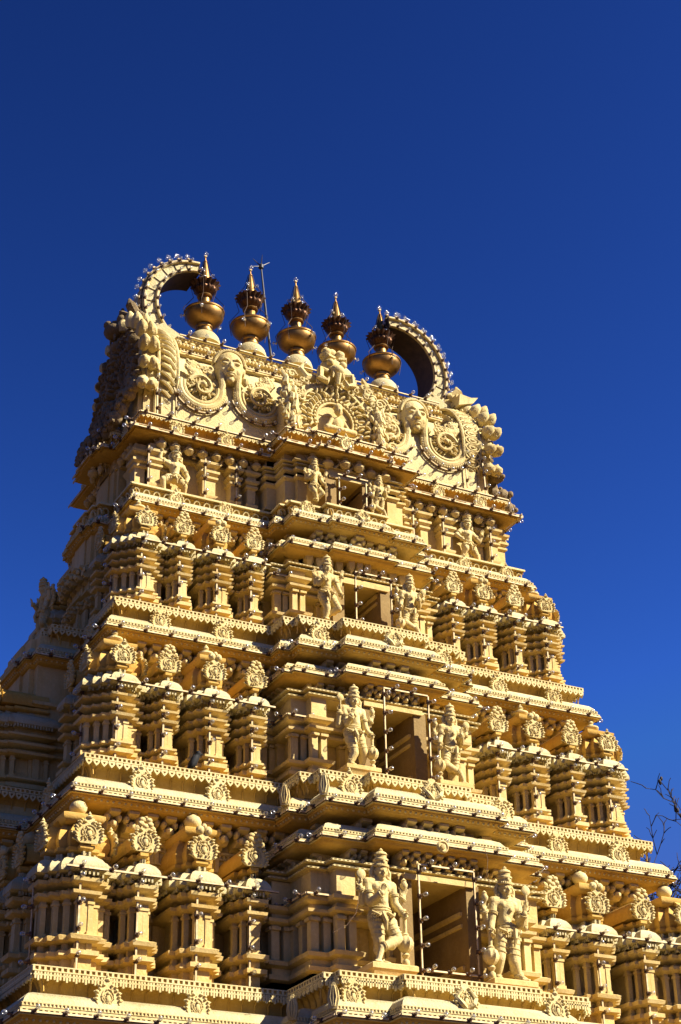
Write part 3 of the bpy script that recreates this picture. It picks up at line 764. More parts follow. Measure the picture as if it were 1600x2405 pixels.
# gable ends: thick horseshoe discs with carved borders, flames and a lion face on top
def gable_outline(g, k=1.0):
    pts = []
    for i in range(29):
        a = R(-28 + 236*i/28); pts.append((YC + (1.36 if math.cos(a) > 0 else 1.66)*k*math.cos(a)*g, 23.62 + 1.70*k*math.sin(a)))
    return [(YC+1.25*k*g, 22.0)] + pts + [(YC-1.45*k*g, 22.0)]
def gable_end(sx):
    rd = random.Random(5 + (sx > 0))
    mb = MB(); g = 1
    mb.plate(gable_outline(1), (sx*4.1,0,0), (0,1,0), (0,0,1), (sx,0,0), .65)
    mb.plate(gable_outline(1, .93), (sx*3.9,0,0), (0,1,0), (0,0,1), (sx,0,0), .95)
    o = part('gable_end', mb, PALE, tower, smooth=50)
    # twisted border on the front edge
    b = MB()
    path = [Vector((sx*4.22, y-.02, z)) for y, z in gable_outline(1)[15:]]
    path = [Vector((sx*4.22, YC-.25, 25.48))] + path
    L = 0; cum = [0]
    for p, q in zip(path, path[1:]): L += (q-p).length; cum.append(L)
    def at(d):
        for k in range(len(cum)-1):
            if d <= cum[k+1]: return path[k].lerp(path[k+1], (d-cum[k])/(cum[k+1]-cum[k]))
        return path[-1]
    n = int(L/.035)
    for k in range(n):
        p = at(L*k/n); q = at(min(L, L*k/n+.05)); tdir = (q-p).normalized() if (q-p).length > 1e-6 else Vector((0,0,-1))
    m = int(L/.20)
    for k in range(m):
        d = L*(k+.5)/m; p = at(d); q = at(min(L, d+.05)); td = (q-p).normalized() if (q-p).length > 1e-6 else Vector((0,0,-1))
        nd = Vector((1,0,0)).cross(td); nd = nd if nd.y < 0 else -nd
        if sx < 0:
            b.tube([p + Vector((s_*.17,0,0)) + nd*(.09*math.cos(s_*PI/2)) + td*s_*.13 for s_ in (-1,-.66,-.33,0,.33,.66,1)], .05, 6)
        else:
            for rr, th in ((.19, .03), (.10, .035)):
                b.tube([p + Vector((rr*1.1*math.cos(a),0,0)) + td*(rr*.62*math.sin(a)) + nd*.03 for a in [2*PI*j/12 for j in range(12)]], th, 5, True)
            b.ell(p + nd*.04, .07, .05, .04, 8, 5)
    for dx in (-.26, .24):
        b.tube([q + Vector((dx,-.02,0)) for q in path], .04, 6)
    part('twisted_border', b, PALE, o)
    # flame leaves round the rim
    go = gable_outline(1, 1.04)
    for k in range(1, len(go)-1):
        y, z = go[k]; c = Vector((0, YC, 23.6)); d = (Vector((0, y, z))-c).normalized()
        if k % 2 == 0:
            fl = MB(); P = Vector((sx*4.66, y, z)); s_ = (.9 if y < YC else .45) + .35*rd.random()
            tang = Vector((1,0,0)).cross(d)
            for dx in (0, sx*.22):
                Q = P + Vector((dx,0,0)); up_ = Vector((0,0,1))
                fl.tube([Q - d*.06, Q + d*.08*s_ , Q + d*.15*s_ + Vector((sx*.03,0,.02)), Q + d*.21*s_ + Vector((sx*.06,0,.03)), Q + d*.25*s_ + Vector((sx*.08,0,.07))], [.12,.165,.15,.10,.03], 8)
                for q in (-1, 1): fl.ell(Q + d*.14*s_ + tang*.09*q, .05, .05, .09, 6, 5)
            for q in range(2): fl.ell(P + d*(.04+.05*q) + Vector((sx*.1*(q-1.5),0,0)) + tang*rd.uniform(-.13,.13), .055, nu=7, nv=5)
            part('flame_leaf', fl, PALE, o)
    # carved outer face
    cv = MB()
    for k in range(420):
        a = rd.uniform(-.5, PI+.5); r = 1.50*math.sqrt(rd.uniform(.02, 1))
        y, z = YC + r*(.86 if math.cos(a) > 0 else 1)*math.cos(a), 23.62 + r*math.sin(a)
        cv.ell((sx*rd.uniform(4.82, 4.93), y, z), rd.uniform(.08,.22), rd.uniform(.04,.10), rd.uniform(.06,.17), 7, 5, Matrix.Rotation(rd.uniform(0,3), 3, 'X'))
    for k in range(70):       # leafy skirts spilling out towards the ledge
        y = YC + rd.uniform(-1.5, 1.3); z = rd.uniform(22.05, 23.4); f = (23.4-z)/1.35
        cv.ell((sx*(4.86+.48*f), y, z), .17, .15, .2, 8, 6, Matrix.Rotation(rd.uniform(0,3), 3, 'Z'))
        for q in range(4): cv.ell((sx*(4.98+.50*f), y+rd.uniform(-.15,.15), z+rd.uniform(-.17,.17)), .07, nu=7, nv=5)
    for rr in (.75, 1.15):
        cv.tube([(sx*4.92, YC+rr*math.cos(a), 23.72+rr*math.sin(a)) for a in [R(-35+250*j/24) for j in range(25)]], .07, 6)
    part('carved_face', cv, DARKTONE, o)
    # lion face crowning the gable
    ln = MB(); X = sx*4.86; Yl = YC+.0; Zl = 25.55
    ln.ell((sx*4.6, Yl, Zl), .42, .46, .50, 14, 10); ln.caps((sx*4.4, Yl, 24.9), .45, (sx*4.4, Yl, 25.4), .4); ln.ell((X+sx*.18, Yl, Zl-.12), .26, .30, .20, 12, 8)      # head, muzzle
    ln.ell((X+sx*.34, Yl, Zl+.03), .12, .14, .10, 10, 7); ln.ell((X+sx*.06, Yl, Zl-.56), .20, .25, .16, 10, 8)  # nose, chin
    for s_ in (-1, 1):
        ln.ell((X+sx*.08, Yl+s_*.25, Zl+.12), .13, .13, .13, 12, 8)
        ln.tube([(X-sx*.05, Yl+s_*.05, Zl+.32), (X+sx*.10, Yl+s_*.24, Zl+.34), (X-sx*.05, Yl+s_*.45, Zl+.2)], [.04,.07,.03], 6)
        ln.tube([(X-sx*.3, Yl+s_*.2, Zl+.38), (X-sx*.1, Yl+s_*.32, Zl+.6), (X-sx*.1, Yl+s_*.22, Zl+.82)], [.16,.13,.03], 8)
        ln.tube([(X+sx*.2, Yl+s_*.12, Zl-.28), (X+sx*.22, Yl+s_*.14, Zl-.46)], [.05,.015], 6)
        ln.tube([(X-sx*.1, Yl+s_*.35, Zl-.1), (X-sx*.02, Yl+s_*.5, Zl-.35), (X-sx*.15, Yl+s_*.42, Zl-.6)], [.07,.09,.04], 6)
    for k in range(12):
        a = 2*PI*k/12; ln.ell((X-sx*.35, Yl+.52*math.cos(a), Zl+.50*math.sin(a)), .12, .11, .11, 8, 6)
    part('lion_face', ln, DARKTONE if sx < 0 else PALE, o)  # left lion takes the darker tone, right one the pale
    # petals that jut out where the horn leaves the gable
    if sx > 0:
        pt = MB()
        for k, (y, z, r) in enumerate(((34.5,25.45,.30),(34.75,25.6,.26))):
            pt.plate([(0,-.16),(.45,.0),(.62,.22),(.40,.16),(.05,.2)], (4.35+.05*k, y, z), (1,0,0), (0,0,1), (0,-1,0), .22)
        part('petal', pt, PALE, o)
    # the horn
    h = MB(); cx, cz = sx*2.82, 26.48; y0, y1 = 34.95, 35.8; N = 30
    P = []; segs = []
    for i in range(N+1):
        f = i/N; a = R(-60 + (146 if sx < 0 else 156)*f); rm = 1.36 + .05*math.sin(f*PI); th = .50 - .16*f
        segs.append((a, rm-th/2, rm+th/2))
    def pt_(a, r, y): return (cx + sx*r*math.cos(a), y, cz + r*math.sin(a)*1.02)
    vs = []; 
    for a, r0, r1 in segs: vs += [pt_(a, r0, y0), pt_(a, r1, y0), pt_(a, r1, y1), pt_(a, r0, y1)]
    fs = []; mi = []
    for i in range(N):
        b0, b1 = 4*i, 4*(i+1)
        for k in range(4):
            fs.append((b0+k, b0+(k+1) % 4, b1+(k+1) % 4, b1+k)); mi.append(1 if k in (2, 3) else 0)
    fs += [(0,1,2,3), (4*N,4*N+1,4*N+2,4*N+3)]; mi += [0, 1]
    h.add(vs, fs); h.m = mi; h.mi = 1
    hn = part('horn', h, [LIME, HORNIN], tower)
    hb = MB()
    for i in range(0, N+1, 3):        # joints of the cladding
        a, r0, r1 = segs[i]; hb.tube([pt_(a, r0+.05, y0-.008), pt_(a, (r0+r1)/2, y0-.012), pt_(a, r1-.05, y0-.008)], .012, 4)
    part('cladding_joint', hb, CABLE, hn)
    hr = MB()
    for w in (0, 1): hr.tube([pt_(a, (r0+.05, r1-.05)[w], y0-.03) for a, r0, r1 in segs], .045, 6)
    hr.tube([pt_(a, r1+.02, y0+.15) for a, r0, r1 in segs], .04, 6)
    part('rim_moulding', hr, PALE, hn)
    # stub that joins the horn to the ridge
    st = MB(); st.plate([(3.0,25.0),(4.25,24.85),(4.35,25.4),(3.95,25.7),(3.1,25.28)] if sx > 0 else [(-3.0,25.0),(-3.1,25.28),(-3.95,25.7),(-4.35,25.4),(-4.25,24.85)], (0, 34.7, 0), (1,0,0), (0,0,1), (0,1,0), 1.3)
    part('horn_base', st, LIME, hn)
    return o, segs, pt_
GABLES = {}
for sx in (-1, 1): GABLES[sx] = gable_end(sx)

# scrolls, leaf work, the niche and its lion mask on the front of the barrel
def scroll(name, cx, cz, r, turn, seed, leafy=True, a0=None):
    """volute with beaded outer band; turn = +1 anticlockwise"""
    rd = random.Random(seed); mb = MB()
    y = yb_(cz) - .09
    def P(a, rr, dy=0): 
        z = cz + rr*math.sin(a); return (cx + turn*rr*math.cos(a), min(y, yb_(z)-.05) - dy, z)
    a_s, a_e = R(172), R(172+200)
    out = [P(a_s + (a_e-a_s)*i/26, r, .0) for i in range(27)]
    mb.tube(out, .085, 8)
    out2 = [P(a_s + (a_e-a_s)*i/26, r*.80, .03) for i in range(27)]
    mb.tube(out2, .05, 7)
    for i in range(34):
        a = a_s + (a_e-a_s)*i/33; mb.ell(P(a, r*1.13, .0), .055, .05, .055, 7, 5)
    # rising neck towards the head
    mb.tube([P(a_s, r, 0), P(a_s-.18, r*1.08, .02), P(a_s-.5, r*1.22, .02), P(a_s-.72, r*1.42, .02)], [.085,.085,.08,.06], 8)
    # inner spiral
    sp = [P(R(20) + i*.33, r*(.60 - .021*i), .05+.004*i) for i in range(26)]
    mb.tube(sp, [.06-.0012*i for i in range(26)], 7); mb.ell(sp[-1], .07, .07, .07)
    for i in range(70 if leafy else 20):   # acanthus lumps radiating from the spiral
        a = rd.uniform(0, 2*PI); rr = r*rd.uniform(.12, .68)
        p = Vector(P(a, rr, .03)); mb.ell(p, .085*rd.uniform(.6,1), .06, .028, 7, 5, Matrix.Rotation(-a*turn + rd.uniform(-.5,.5), 3, 'Y'))
    for i in range(9):                      # plume rising on top
        f = i/8; p = Vector(P(R(62) + .1*math.sin(9*f), r*(.62 + .62*f), .02)); mb.ell(p, .13*(1.05-.5*f), .06, .12*(1.05-.5*f), 8, 6)
        for s_ in (-1, 1): mb.ell(p + Vector((s_*.12*(1.1-.6*f), 0, .04)), .055, .045, .075, 7, 5, Matrix.Rotation(s_*.6, 3, 'Y'))
    for i in range(9):
        f = rd.uniform(-.5, 1.0); q = rd.uniform(.05,.10); x, z = cx + rd.uniform(-.45,.45)*r, cz + r*(.45+.6*rd.random())
        mb.tube([(x + turn*q*(1-.07*j)*math.cos(.6*j+f), min(y, yb_(z)-.03)-.03, z + q*(1-.07*j)*math.sin(.6*j+f)) for j in range(11)], .026, 5)
    return part('scroll_ornament', mb, PALE, roof)
scroll('a', -3.36, 23.32, .55, -1, 11); scroll('b', -1.82, 23.38, .56, 1, 12)
scroll('c', 1.82, 23.40, .52, -1, 13); scroll('d', 3.44, 23.46, .58, 1, 14)

def remesh(mb, voxel, mat, name, smooth_it=2):
    me = bpy.data.meshes.new('tmp'); me.from_pydata([tuple(v) for v in mb.v], [], mb.f)
    o = bpy.data.objects.new('tmp', me); C.objects.link(o)
    m = o.modifiers.new('r', 'REMESH'); m.mode = 'VOXEL'; m.voxel_size = voxel; m.use_smooth_shade = True
    if smooth_it:
        sm = o.modifiers.new('s', 'SMOOTH'); sm.iterations = smooth_it; sm.factor = .5
    dg = bpy.context.evaluated_depsgraph_get(); dg.update()
    n = bpy.data.meshes.new_from_object(o.evaluated_get(dg)); n.name = name
    bpy.data.objects.remove(o); n.materials.clear(); n.materials.append(mat); n.shade_smooth(); return n

def head_blob(mb, c, s, M=None):
    """human head facing -y, face height about 2*s*1.25"""
    old = mb.M; mb.M = Matrix.Translation(c) @ (M or Matrix.Identity(4)) if old is None else old @ Matrix.Translation(c) @ (M or Matrix.Identity(4))
    mb.ell((0,0,.1*s), .86*s, .92*s, 1.12*s, 18, 12); mb.ell((0,-.12*s,-.42*s), .66*s, .72*s, .80*s, 16, 10)
    mb.ell((0,-.60*s,-.95*s), .26*s, .26*s, .22*s, 10, 8)
    mb.caps((0,-.86*s,.22*s), .10*s, (0,-1.06*s,-.18*s), .15*s, 8)
    for q in (-1, 1):
        mb.ell((q*.14*s,-.95*s,-.20*s), .10*s, .12*s, .08*s, 8, 6)
        mb.ell((q*.36*s,-.76*s,.14*s), .23*s, .14*s, .12*s, 10, 6)
        mb.tube([(q*.12*s,-.86*s,.34*s),(q*.36*s,-.86*s,.46*s),(q*.62*s,-.66*s,.32*s)], [.035*s,.05*s,.03*s], 6)
        mb.ell((q*.42*s,-.62*s,-.32*s), .28*s, .2*s, .26*s, 8, 6)
        mb.ell((q*.92*s,-.02*s,-.05*s), .10*s, .22*s, .36*s, 8, 6)
        mb.ell((q*.94*s,-.04*s,-.52*s), .12*s, .14*s, .16*s, 8, 6)
    mb.ell((0,-.88*s,-.47*s), .30*s, .14*s, .075*s, 10, 6); mb.ell((0,-.84*s,-.64*s), .24*s, .14*s, .085*s, 10, 6)
    mb.M = old
hb = MB()
hb.ell((0,0,.06), .37, .34, .44, 20, 14); hb.ell((0,-.05,-.14), .325, .29, .285, 16, 12); hb.ell((0,-.25,-.36), .105, .10, .085, 10, 8)
hb.caps((0,-.31,.10), .032, (0,-.40,-.09), .06, 10); hb.ell((0,-.335,-.205), .115, .055, .026, 12, 8); hb.ell((0,-.325,-.262), .09, .055, .034, 12, 8)
for q in (-1, 1):
    hb.ell((q*.15,-.20,-.12), .13, .115, .13, 10, 8); hb.ell((q*.15,-.29,.065), .088, .058, .042, 12, 8); hb.ell((q*.055,-.36,-.10), .042, .045, .035, 8, 6)
    hb.tube([(q*.05,-.335,.14),(q*.15,-.335,.185),(q*.27,-.24,.13)], [.02,.028,.016], 6)
    hb.ell((q*.375,.0,.0), .05, .09, .16, 10, 8); hb.ell((q*.385,-.02,-.19), .055, .065, .07, 8, 6)
hb.caps((0,.1,-.1), .28, (0,.25,-.2), .28)
HEAD = remesh(hb, .012, PALE, 'carved_head', 5)
crown = MB()
for k in range(22):
    a = PI*k/21; crown.ell((.40*math.cos(a), -.05, .12+.42*math.sin(a)), .045, .06, .045, 7, 5)
crown.tube([(.37*math.cos(a), -.12, .12+.38*math.sin(a)) for a in [PI*k/20 for k in range(21)]], .04, 6)
for q in (-1, 1): crown.lathe([(.03,.12),(.09,.08),(.10,0),(.05,-.08),(.004,-.12)], (q*.42, -.02, -.27), 8)
CROWN = mesh_of('hair_band', crown, PALE)
for sx in (-1, 1):
    w = ORG[roof.name]; loc = (sx*2.58, yb_(24.1)-.18, 24.08)
    h = put('carved_head', HEAD, tuple(a-b for a, b in zip(loc, w)), roof, (R(6), 0, R(-12 if sx < 0 else -4)))
    put('hair_band', CROWN, (0, 0, 0), h)

nm = MB(); Yn = 33.14                     # arched niche in the middle
def arch(r0, z0, n=20, wob=0): return [((r0+wob*math.sin(7*a))*math.cos(a), Yn, z0 + (r0*1.0)*math.sin(a)) for a in [R(-20 + 220*i/n) for i in range(n+1)]]
nm.box(-1.35, 1.45, Yn+.05, 33.75, 22.1, 23.25); nm.plate([(1.28*math.cos(a), 23.1+.95*math.sin(a)) for a in [PI*i/18 for i in range(19)]], (0, Yn+.03, 0), (1,0,0), (0,0,1), (0,1,0), .6)
for r_, th in ((.50,.045),(.64,.035),(.98,.05)): nm.tube(arch(r_, 22.98), th, 6)
rd = random.Random(3)
for r_ in (.57, .72, .89):
    for i in range(22):
        a = R(-20+220*i/21) + (rd.uniform(-.05,.05) if r_ > .6 else 0)
        if r_ < .6: nm.ell((r_*math.cos(a), Yn-.03, 22.98+r_*math.sin(a)), .045, .05, .045, 6, 5)
        else: nm.ell((r_*math.cos(a), Yn-.03-rd.uniform(0,.05), 22.98+r_*math.sin(a)), .10, .06, .035, 7, 5, Matrix.Rotation(-a+rd.uniform(-.8,.8), 3, 'Y'))
for sx in (-1, 1):
    for k in range(26):                    # leafy flames beside the niche
        f = k/25; x0 = sx*(1.02 + rd.uniform(0,.34)) if sx < 0 else 1.02+rd.uniform(0,.2); z0_ = 22.3 + 1.25*f*(1 if sx < 0 else .75)
        d = rd.uniform(.22,.4); y = Yn - rd.uniform(.0,.14)
        nm.tube([(x0, y, z0_), (x0+sx*.10, y-.05, z0_+d*.4), (x0+sx*.07, y-.06, z0_+d*.8), (x0+sx*.19, y-.02, z0_+d*1.25)], [.04,.085,.06,.008], 6)
    for k in range(7):
        nm.ell((sx*(1.0+.02*k), Yn-.12, 22.35+.2*k), .06, .06, .08, 6, 5)
for k in range(60):                        # foliage between niche and right scroll
    x = rd.uniform(.95, 1.62); z = rd.uniform(22.35, 24.2 - .55*(x-.95))
    nm.ell((x, Yn+.02-rd.uniform(0,.1), z), .12, .07, .06, 7, 5, Matrix.Rotation(rd.uniform(0,3), 3, 'Y'))
for x, z, r_ in ((1.25,23.75,.16),(1.4,23.2,.15),(1.12,22.75,.14),(1.55,22.6,.13),(.9,24.0,.13),(-1.2,24.0,.12)):
    nm.tube([(x + r_*(1-.055*i)*math.cos(.5*i), Yn-.08, z + r_*(1-.055*i)*math.sin(.5*i)) for i in range(16)], .035, 6)
for k in range(46):
    a = R(rd.uniform(-8, 188)); r_ = rd.uniform(1.02, 1.5); x, z = r_*math.cos(a), 22.95 + r_*math.sin(a)*.95
    if x > 0: x *= 1.12
    if z < 22.3 or z > 24.25: continue
    q = rd.uniform(.07, .13); sg = rd.choice((-1, 1))
    nm.tube([(x + sg*q*(1-.07*i)*math.cos(.6*i+a), Yn-.07-.004*i, z + q*(1-.07*i)*math.sin(.6*i+a)) for i in range(12)], [.035-.0015*i for i in range(12)], 5)
niche = part('niche_ornament', nm, PALE, roof)
fg = MB()                                   # small seated deity
fg.ell((0, Yn-.14, 22.80), .17, .12, .22, 10, 8); head_blob(fg, (0, Yn-.2, 23.16), .115)
fg.lathe([(.13,0),(.12,.06),(.07,.12),(.01,.17)], (0, Yn-.18, 23.24), 12)
for q in (-1, 1):
    fg.caps((q*.14, Yn-.14, 22.94), .06, (q*.27, Yn-.18, 22.70), .05); fg.caps((q*.27, Yn-.18, 22.70), .05, (q*.16, Yn-.3, 22.62), .045)
    fg.caps((q*.10, Yn-.18, 22.58), .10, (q*.36, Yn-.30, 22.56), .09); fg.caps((q*.36, Yn-.30, 22.56), .085, (q*-.05, Yn-.40, 22.52), .06)
ob = put('seated_figure', remesh(fg, .016, PALE, 'seated_figure', 1), tuple(-a for a in ORG[niche.name]), niche)
lm = MB(); Zm = 24.42; Ym = 33.22          # lion mask with scrolling beard
lm.ell((0, Ym, Zm+.05), .36, .30, .36, 12, 9); lm.ell((0, Ym-.28, Zm-.08), .19, .17, .15, 10, 8)
for q in (-1, 1):
    lm.ell((q*.17, Ym-.25, Zm+.14), .10, .10, .10, 10, 7)
    lm.tube([(q*.05, Ym-.24, Zm+.30), (q*.22, Ym-.26, Zm+.32), (q*.34, Ym-.1, Zm+.22)], [.05,.07,.03], 6)
    lm.lathe([(.02,-.04),(.14,.03),(.17,.12),(.10,.22),(.12,.26),(.03,.36)], (q*.19, Ym-.04, Zm+.34), 10)
    lm.ell((q*.19, Ym-.14, Zm+.52), .10, .08, .10, 8, 6)
    lm.tube([(q*.22, Ym-.2, Zm-.12), (q*.42, Ym-.2, Zm-.1), (q*.46, Ym-.22, Zm-.36), (q*.28, Ym-.26, Zm-.46), (q*.2, Ym-.26, Zm-.3)], [.07,.10,.10,.08,.04], 8)
    lm.tube([(q*.12, Ym-.32, Zm-.12), (q*.16, Ym-.34, Zm-.34)], [.055,.02], 6)
    lm.tube([(q*.5, Ym-.02, Zm-.3), (q*.78, Ym-.06, Zm-.36), (q*.92, Ym-.04, Zm-.15), (q*.82, Ym-.04, Zm+.05)], [.10,.12,.10,.03], 8)
lm.tube([(0, Ym-.34, Zm-.2), (0, Ym-.3, Zm-.5)], [.09,.05], 8); lm.ell((0, Ym, Zm+.6), .12, .1, .12, 8, 6)
lm.caps((0, 33.5, 24.2), .3, (0, Ym, Zm), .3)
part('lion_mask', lm, PALE, roof)

# ------------------------------------------------------------------ sculptured guardians
def hand(mb, w, d, pn, s, curl=.15):
    """palm at wrist w pointing along d, palm normal pn; s = hand length"""
    w, d, pn = Vector(w), Vector(d).normalized(), Vector(pn).normalized()
    x = d.cross(pn).normalized(); pn = x.cross(d).normalized()
    for q in (-.17, -.05, .07, .18): mb.caps(w + x*q*s*.5, .095*s, w + d*.45*s + x*q*s, .085*s, 8)
    for q, L in ((-.20,.36),(-.07,.47),(.07,.44),(.20,.34)):
        a = w + d*.45*s + x*q*s; b = a + (d*(1-curl) + pn*curl).normalized()*L*.55*s + x*q*.25*s; c = b + (d*(1-2*curl) + pn*curl*2).normalized()*L*.5*s
        mb.caps(a, .075*s, b, .066*s, 8); mb.caps(b, .066*s, c, .05*s, 8)
    a = w + d*.14*s - x*.2*s; b = a + (d*.6 - x*.75 + pn*.3).normalized()*.28*s; c = b + (d*.9 - x*.2 + pn*.2).normalized()*.22*s
    mb.caps(a, .085*s, b, .07*s, 8); mb.caps(b, .07*s, c, .055*s, 8)

BASE = dict(head=(-.005,-.02,.80), neck=(-.005,0,.725), shL=(-.135,0,.695), shR=(.11,0,.685), chest=(-.015,0,.64), waist=(.0,.0,.535), pelvis=(-.01,0,.435),
  hipL=(-.055,0,.415), knL=(-.045,-.03,.215), anL=(.0,.03,.05), toL=(.03,-.06,.018), hipR=(.048,0,.41), knR=(.118,-.07,.225), anR=(-.06,-.10,.14), toR=(-.105,-.11,.022),
  rL=[(-.165,.02,.53),(-.215,-.03,.645)], fL=[(-.135,-.05,.52),(-.075,-.15,.575)], fR=[(.135,-.01,.545),(.18,-.07,.45)], rR=[(.165,.03,.525),(.215,-.02,.605)],
  mace=(.192,-.07), hs=1.0, big=1.0)
def pose(**k): d = dict(BASE); d.update(k); return d
POSES = dict(
 A=pose(),
 B=pose(waist=(.02,0,.52), knL=(-.03,-.06,.17), anL=(-.08,-.05,.06), toL=(-.09,-.12,.02), knR=(.105,-.04,.20), anR=(.10,.02,.05), toR=(.13,-.07,.018), rL=[(-.20,.0,.50),(-.20,-.04,.635)], fL=[(-.12,-.06,.50),(-.105,-.15,.565)], fR=[(.15,-.01,.50),(.19,-.06,.41)], rR=[(.17,.03,.50),(.225,-.02,.60)], mace=(.205,-.06)),
 Cc=pose(rL=[(-.17,.0,.55),(-.20,-.03,.66)], fL=[(-.14,-.05,.53),(-.10,-.14,.59)], rR=[(.20,.0,.58),(.235,-.02,.73)], fR=[(.16,-.02,.55),(.20,-.06,.42)], hipL=(-.06,0,.40), knL=(-.02,-.05,.20), anL=(-.03,-.01,.05), toL=(-.05,-.09,.02), knR=(.15,-.06,.22), anR=(.02,.02,.13), toR=(-.01,.0,.08), mace=None),
 E=pose(hipL=(-.05,0,.36), knL=(-.05,-.12,.20), anL=(.03,-.06,.05), toL=(-.03,-.14,.03), hipR=(.05,0,.36), knR=(.13,-.12,.20), anR=(-.02,-.04,.07), toR=(-.06,-.12,.03), pelvis=(0,0,.38), waist=(.0,0,.48), fR=[(.15,-.03,.53),(.19,-.1,.42)], rR=[(.18,0,.56),(.26,-.03,.67)], mace=None, big=1.1),
 D=pose(head=(.006,-.03,.755), neck=(.006,0,.665), shL=(-.145,0,.62), shR=(.155,0,.59), chest=(0,0,.565), waist=(.01,0,.43), pelvis=(.01,0,.345), hipL=(-.07,0,.33), knL=(-.235,-.05,.25), anL=(-.19,0,.06), toL=(-.23,-.07,.02), hipR=(.08,0,.33), knR=(.18,-.05,.20), anR=(.20,.02,.04), toR=(.23,-.06,.018), fL=[(-.295,-.02,.66),(-.27,-.05,.83)], fR=[(.255,-.02,.40),(.19,-.07,.25)], rL=None, rR=None, mace=None, big=1.3),
 F=pose(head=(-.03,-.03,.745), neck=(-.03,0,.655), shL=(-.165,0,.60), shR=(.10,0,.59), chest=(-.03,0,.56), waist=(0,0,.42), pelvis=(0,0,.34), hipL=(-.06,0,.33), knL=(-.12,-.10,.22), anL=(-.17,-.03,.07), toL=(-.22,-.1,.02), hipR=(.06,0,.32), knR=(.14,-.03,.18), anR=(.22,.02,.04), toR=(.25,-.05,.018), fL=[(-.27,-.03,.50),(-.19,-.12,.38)], fR=[(.23,-.03,.46),(.275,-.07,.58)], rL=None, rR=None, mace=None, big=1.3),
)
STAT = {}
def statue_meshes(key, mirror):
    if (key, mirror) in STAT: return STAT[key, mirror]
    p = POSES[key]; g = p['big']; b = MB()
    if mirror: b.M = Matrix.Scale(-1, 4, (1,0,0))
    V = Vector
    k = 1 + (g-1)*.55
    b.ell(V(p['chest']) + V((0,0,.015)), .100*k, .068*k, .088*k, 14, 10); b.ell(V(p['chest'])+V((-.05,-.035,.02)), .05*k, .04, .045*k); b.ell(V(p['chest'])+V((.05,-.035,.02)), .05*k, .04, .045*k)
    b.caps(p['chest'], .085*k, p['waist'], .066*k, 14); b.caps(p['waist'], .068*k, p['pelvis'], .088*k, 14); b.ell(V(p['pelvis'])+V((0,-.01,0)), .105*k, .078*k, .07*k, 14, 9)
    b.ell(V(p['waist'])+V((0,-.045,.0)), .045*k, .035, .05*k)
    b.caps(p['neck'], .042*k, V(p['head'])+V((0,.02,-.02)), .045*k); b.caps(p['shL'], .047*k, p['neck'], .045*k); b.caps(p['shR'], .047*k, p['neck'], .045*k)
    b.caps(p['shL'], .05*k, p['chest'], .06*k); b.caps(p['shR'], .05*k, p['chest'], .06*k)
    head_blob(b, V(p['head']), .070*g, Matrix.Rotation(R(8), 4, 'X'))
    for sd in 'LR':
        b.caps(p['hip'+sd], .074*k, p['kn'+sd], .050*k, 12); b.ell(V(p['hip'+sd]).lerp(V(p['kn'+sd]), .3), .078*k, .07*k, .08*k)
        b.caps(p['kn'+sd], .050*k, p['an'+sd], .032*k, 12); b.ell(V(p['kn'+sd]).lerp(V(p['an'+sd]), .35)+V((0,.015,0)), .05*k, .05*k, .06*k)
        b.caps(p['an'+sd], .032*k, p['to'+sd], .024*k, 8)
        for q in range(5):
            t = V(p['to'+sd]); b.caps(t+V(((q-2)*.012,0,0)), .013, t+V(((q-2)*.016,-.03+.004*abs(q-1),-.006)), .010, 6)
        for nm_, up, ln_ in (('f', .046, .030), ('r', .042, .028)):
            a = p[nm_+sd]
            if not a: continue
            b.caps(p['sh'+sd], up*k, a[0], .036*k, 10); b.caps(a[0], .036*k, a[1], ln_*k*.9, 10)
            d = V(a[1])-V(a[0])
            raised = d.z > 0
            hand(b, a[1], (d.normalized()*.5 + V((0,-.1,.9))) if raised else d, (0,-1,0) if raised else (-1 if sd == 'R' else 1,-.3,0), .095*k, .12 if raised else .5)
    body = remesh(b, .0062, PALE, 'guardian_statue', 2)
    o = MB(); o.M = b.M                                  # crown and ear ornaments
    h = V(p['head']); c = .070*g
    o.lathe([(.99*c,.48*c),(1.05*c,.58*c),(1.0*c,.72*c),(.88*c,.78*c),(.86*c,1.2*c),(.98*c,1.32*c),(.95*c,1.5*c),(.74*c,1.6*c),(.72*c,1.9*c),(.84*c,2.05*c),(.66*c,2.3*c),(.25*c,2.5*c),(.28*c,2.62*c),(.04*c,2.85*c)], h, 18, Matrix.Rotation(R(6), 3, 'X'))
    for i in range(15):
        a = PI*i/14; o.ell(h+V((1.02*c*math.cos(a), -.97*c*math.sin(a), .62*c)), .15*c, .13*c, .17*c, 6, 5)
    o.ell(h+V((0,-.98*c,1.0*c)), .22*c, .15*c, .3*c, 8, 6)
    for q in (-1, 1):
        o.tube([h+V((q*1.0*c,.1*c,.5*c)), h+V((q*1.32*c,.15*c,-.1*c)), h+V((q*1.25*c,.1*c,-.8*c)), h+V((q*1.5*c,.05*c,-1.3*c))], [.22*c,.28*c,.26*c,.12*c], 7)
        o.ell(h+V((q*1.02*c,-.1*c,-.75*c)), .2*c, .2*c, .24*c, 8, 6)
    crown = mesh_of('crown', o, PALE)
    o = MB(); o.M = b.M                                  # girdle, necklace, bands
    w = V(p['pelvis']); wa = V(p['waist'])
    for z_, r1, r2 in ((.055,.088,.075), (.03,.098,.082), (.005,.108,.086)):
        o.tube([w+V((r1*k*math.cos(a), r2*k*math.sin(a), z_)) for a in [2*PI*i/22 for i in range(22)]], .009, 6, True)
    for i in range(17):
        a = PI*1.02 + PI*.96*i/16
        for j in range(3): o.ell(w+V((.112*k*math.cos(a), .092*k*math.sin(a), -.012-.022*j)), .011, .011, .013, 6, 5)
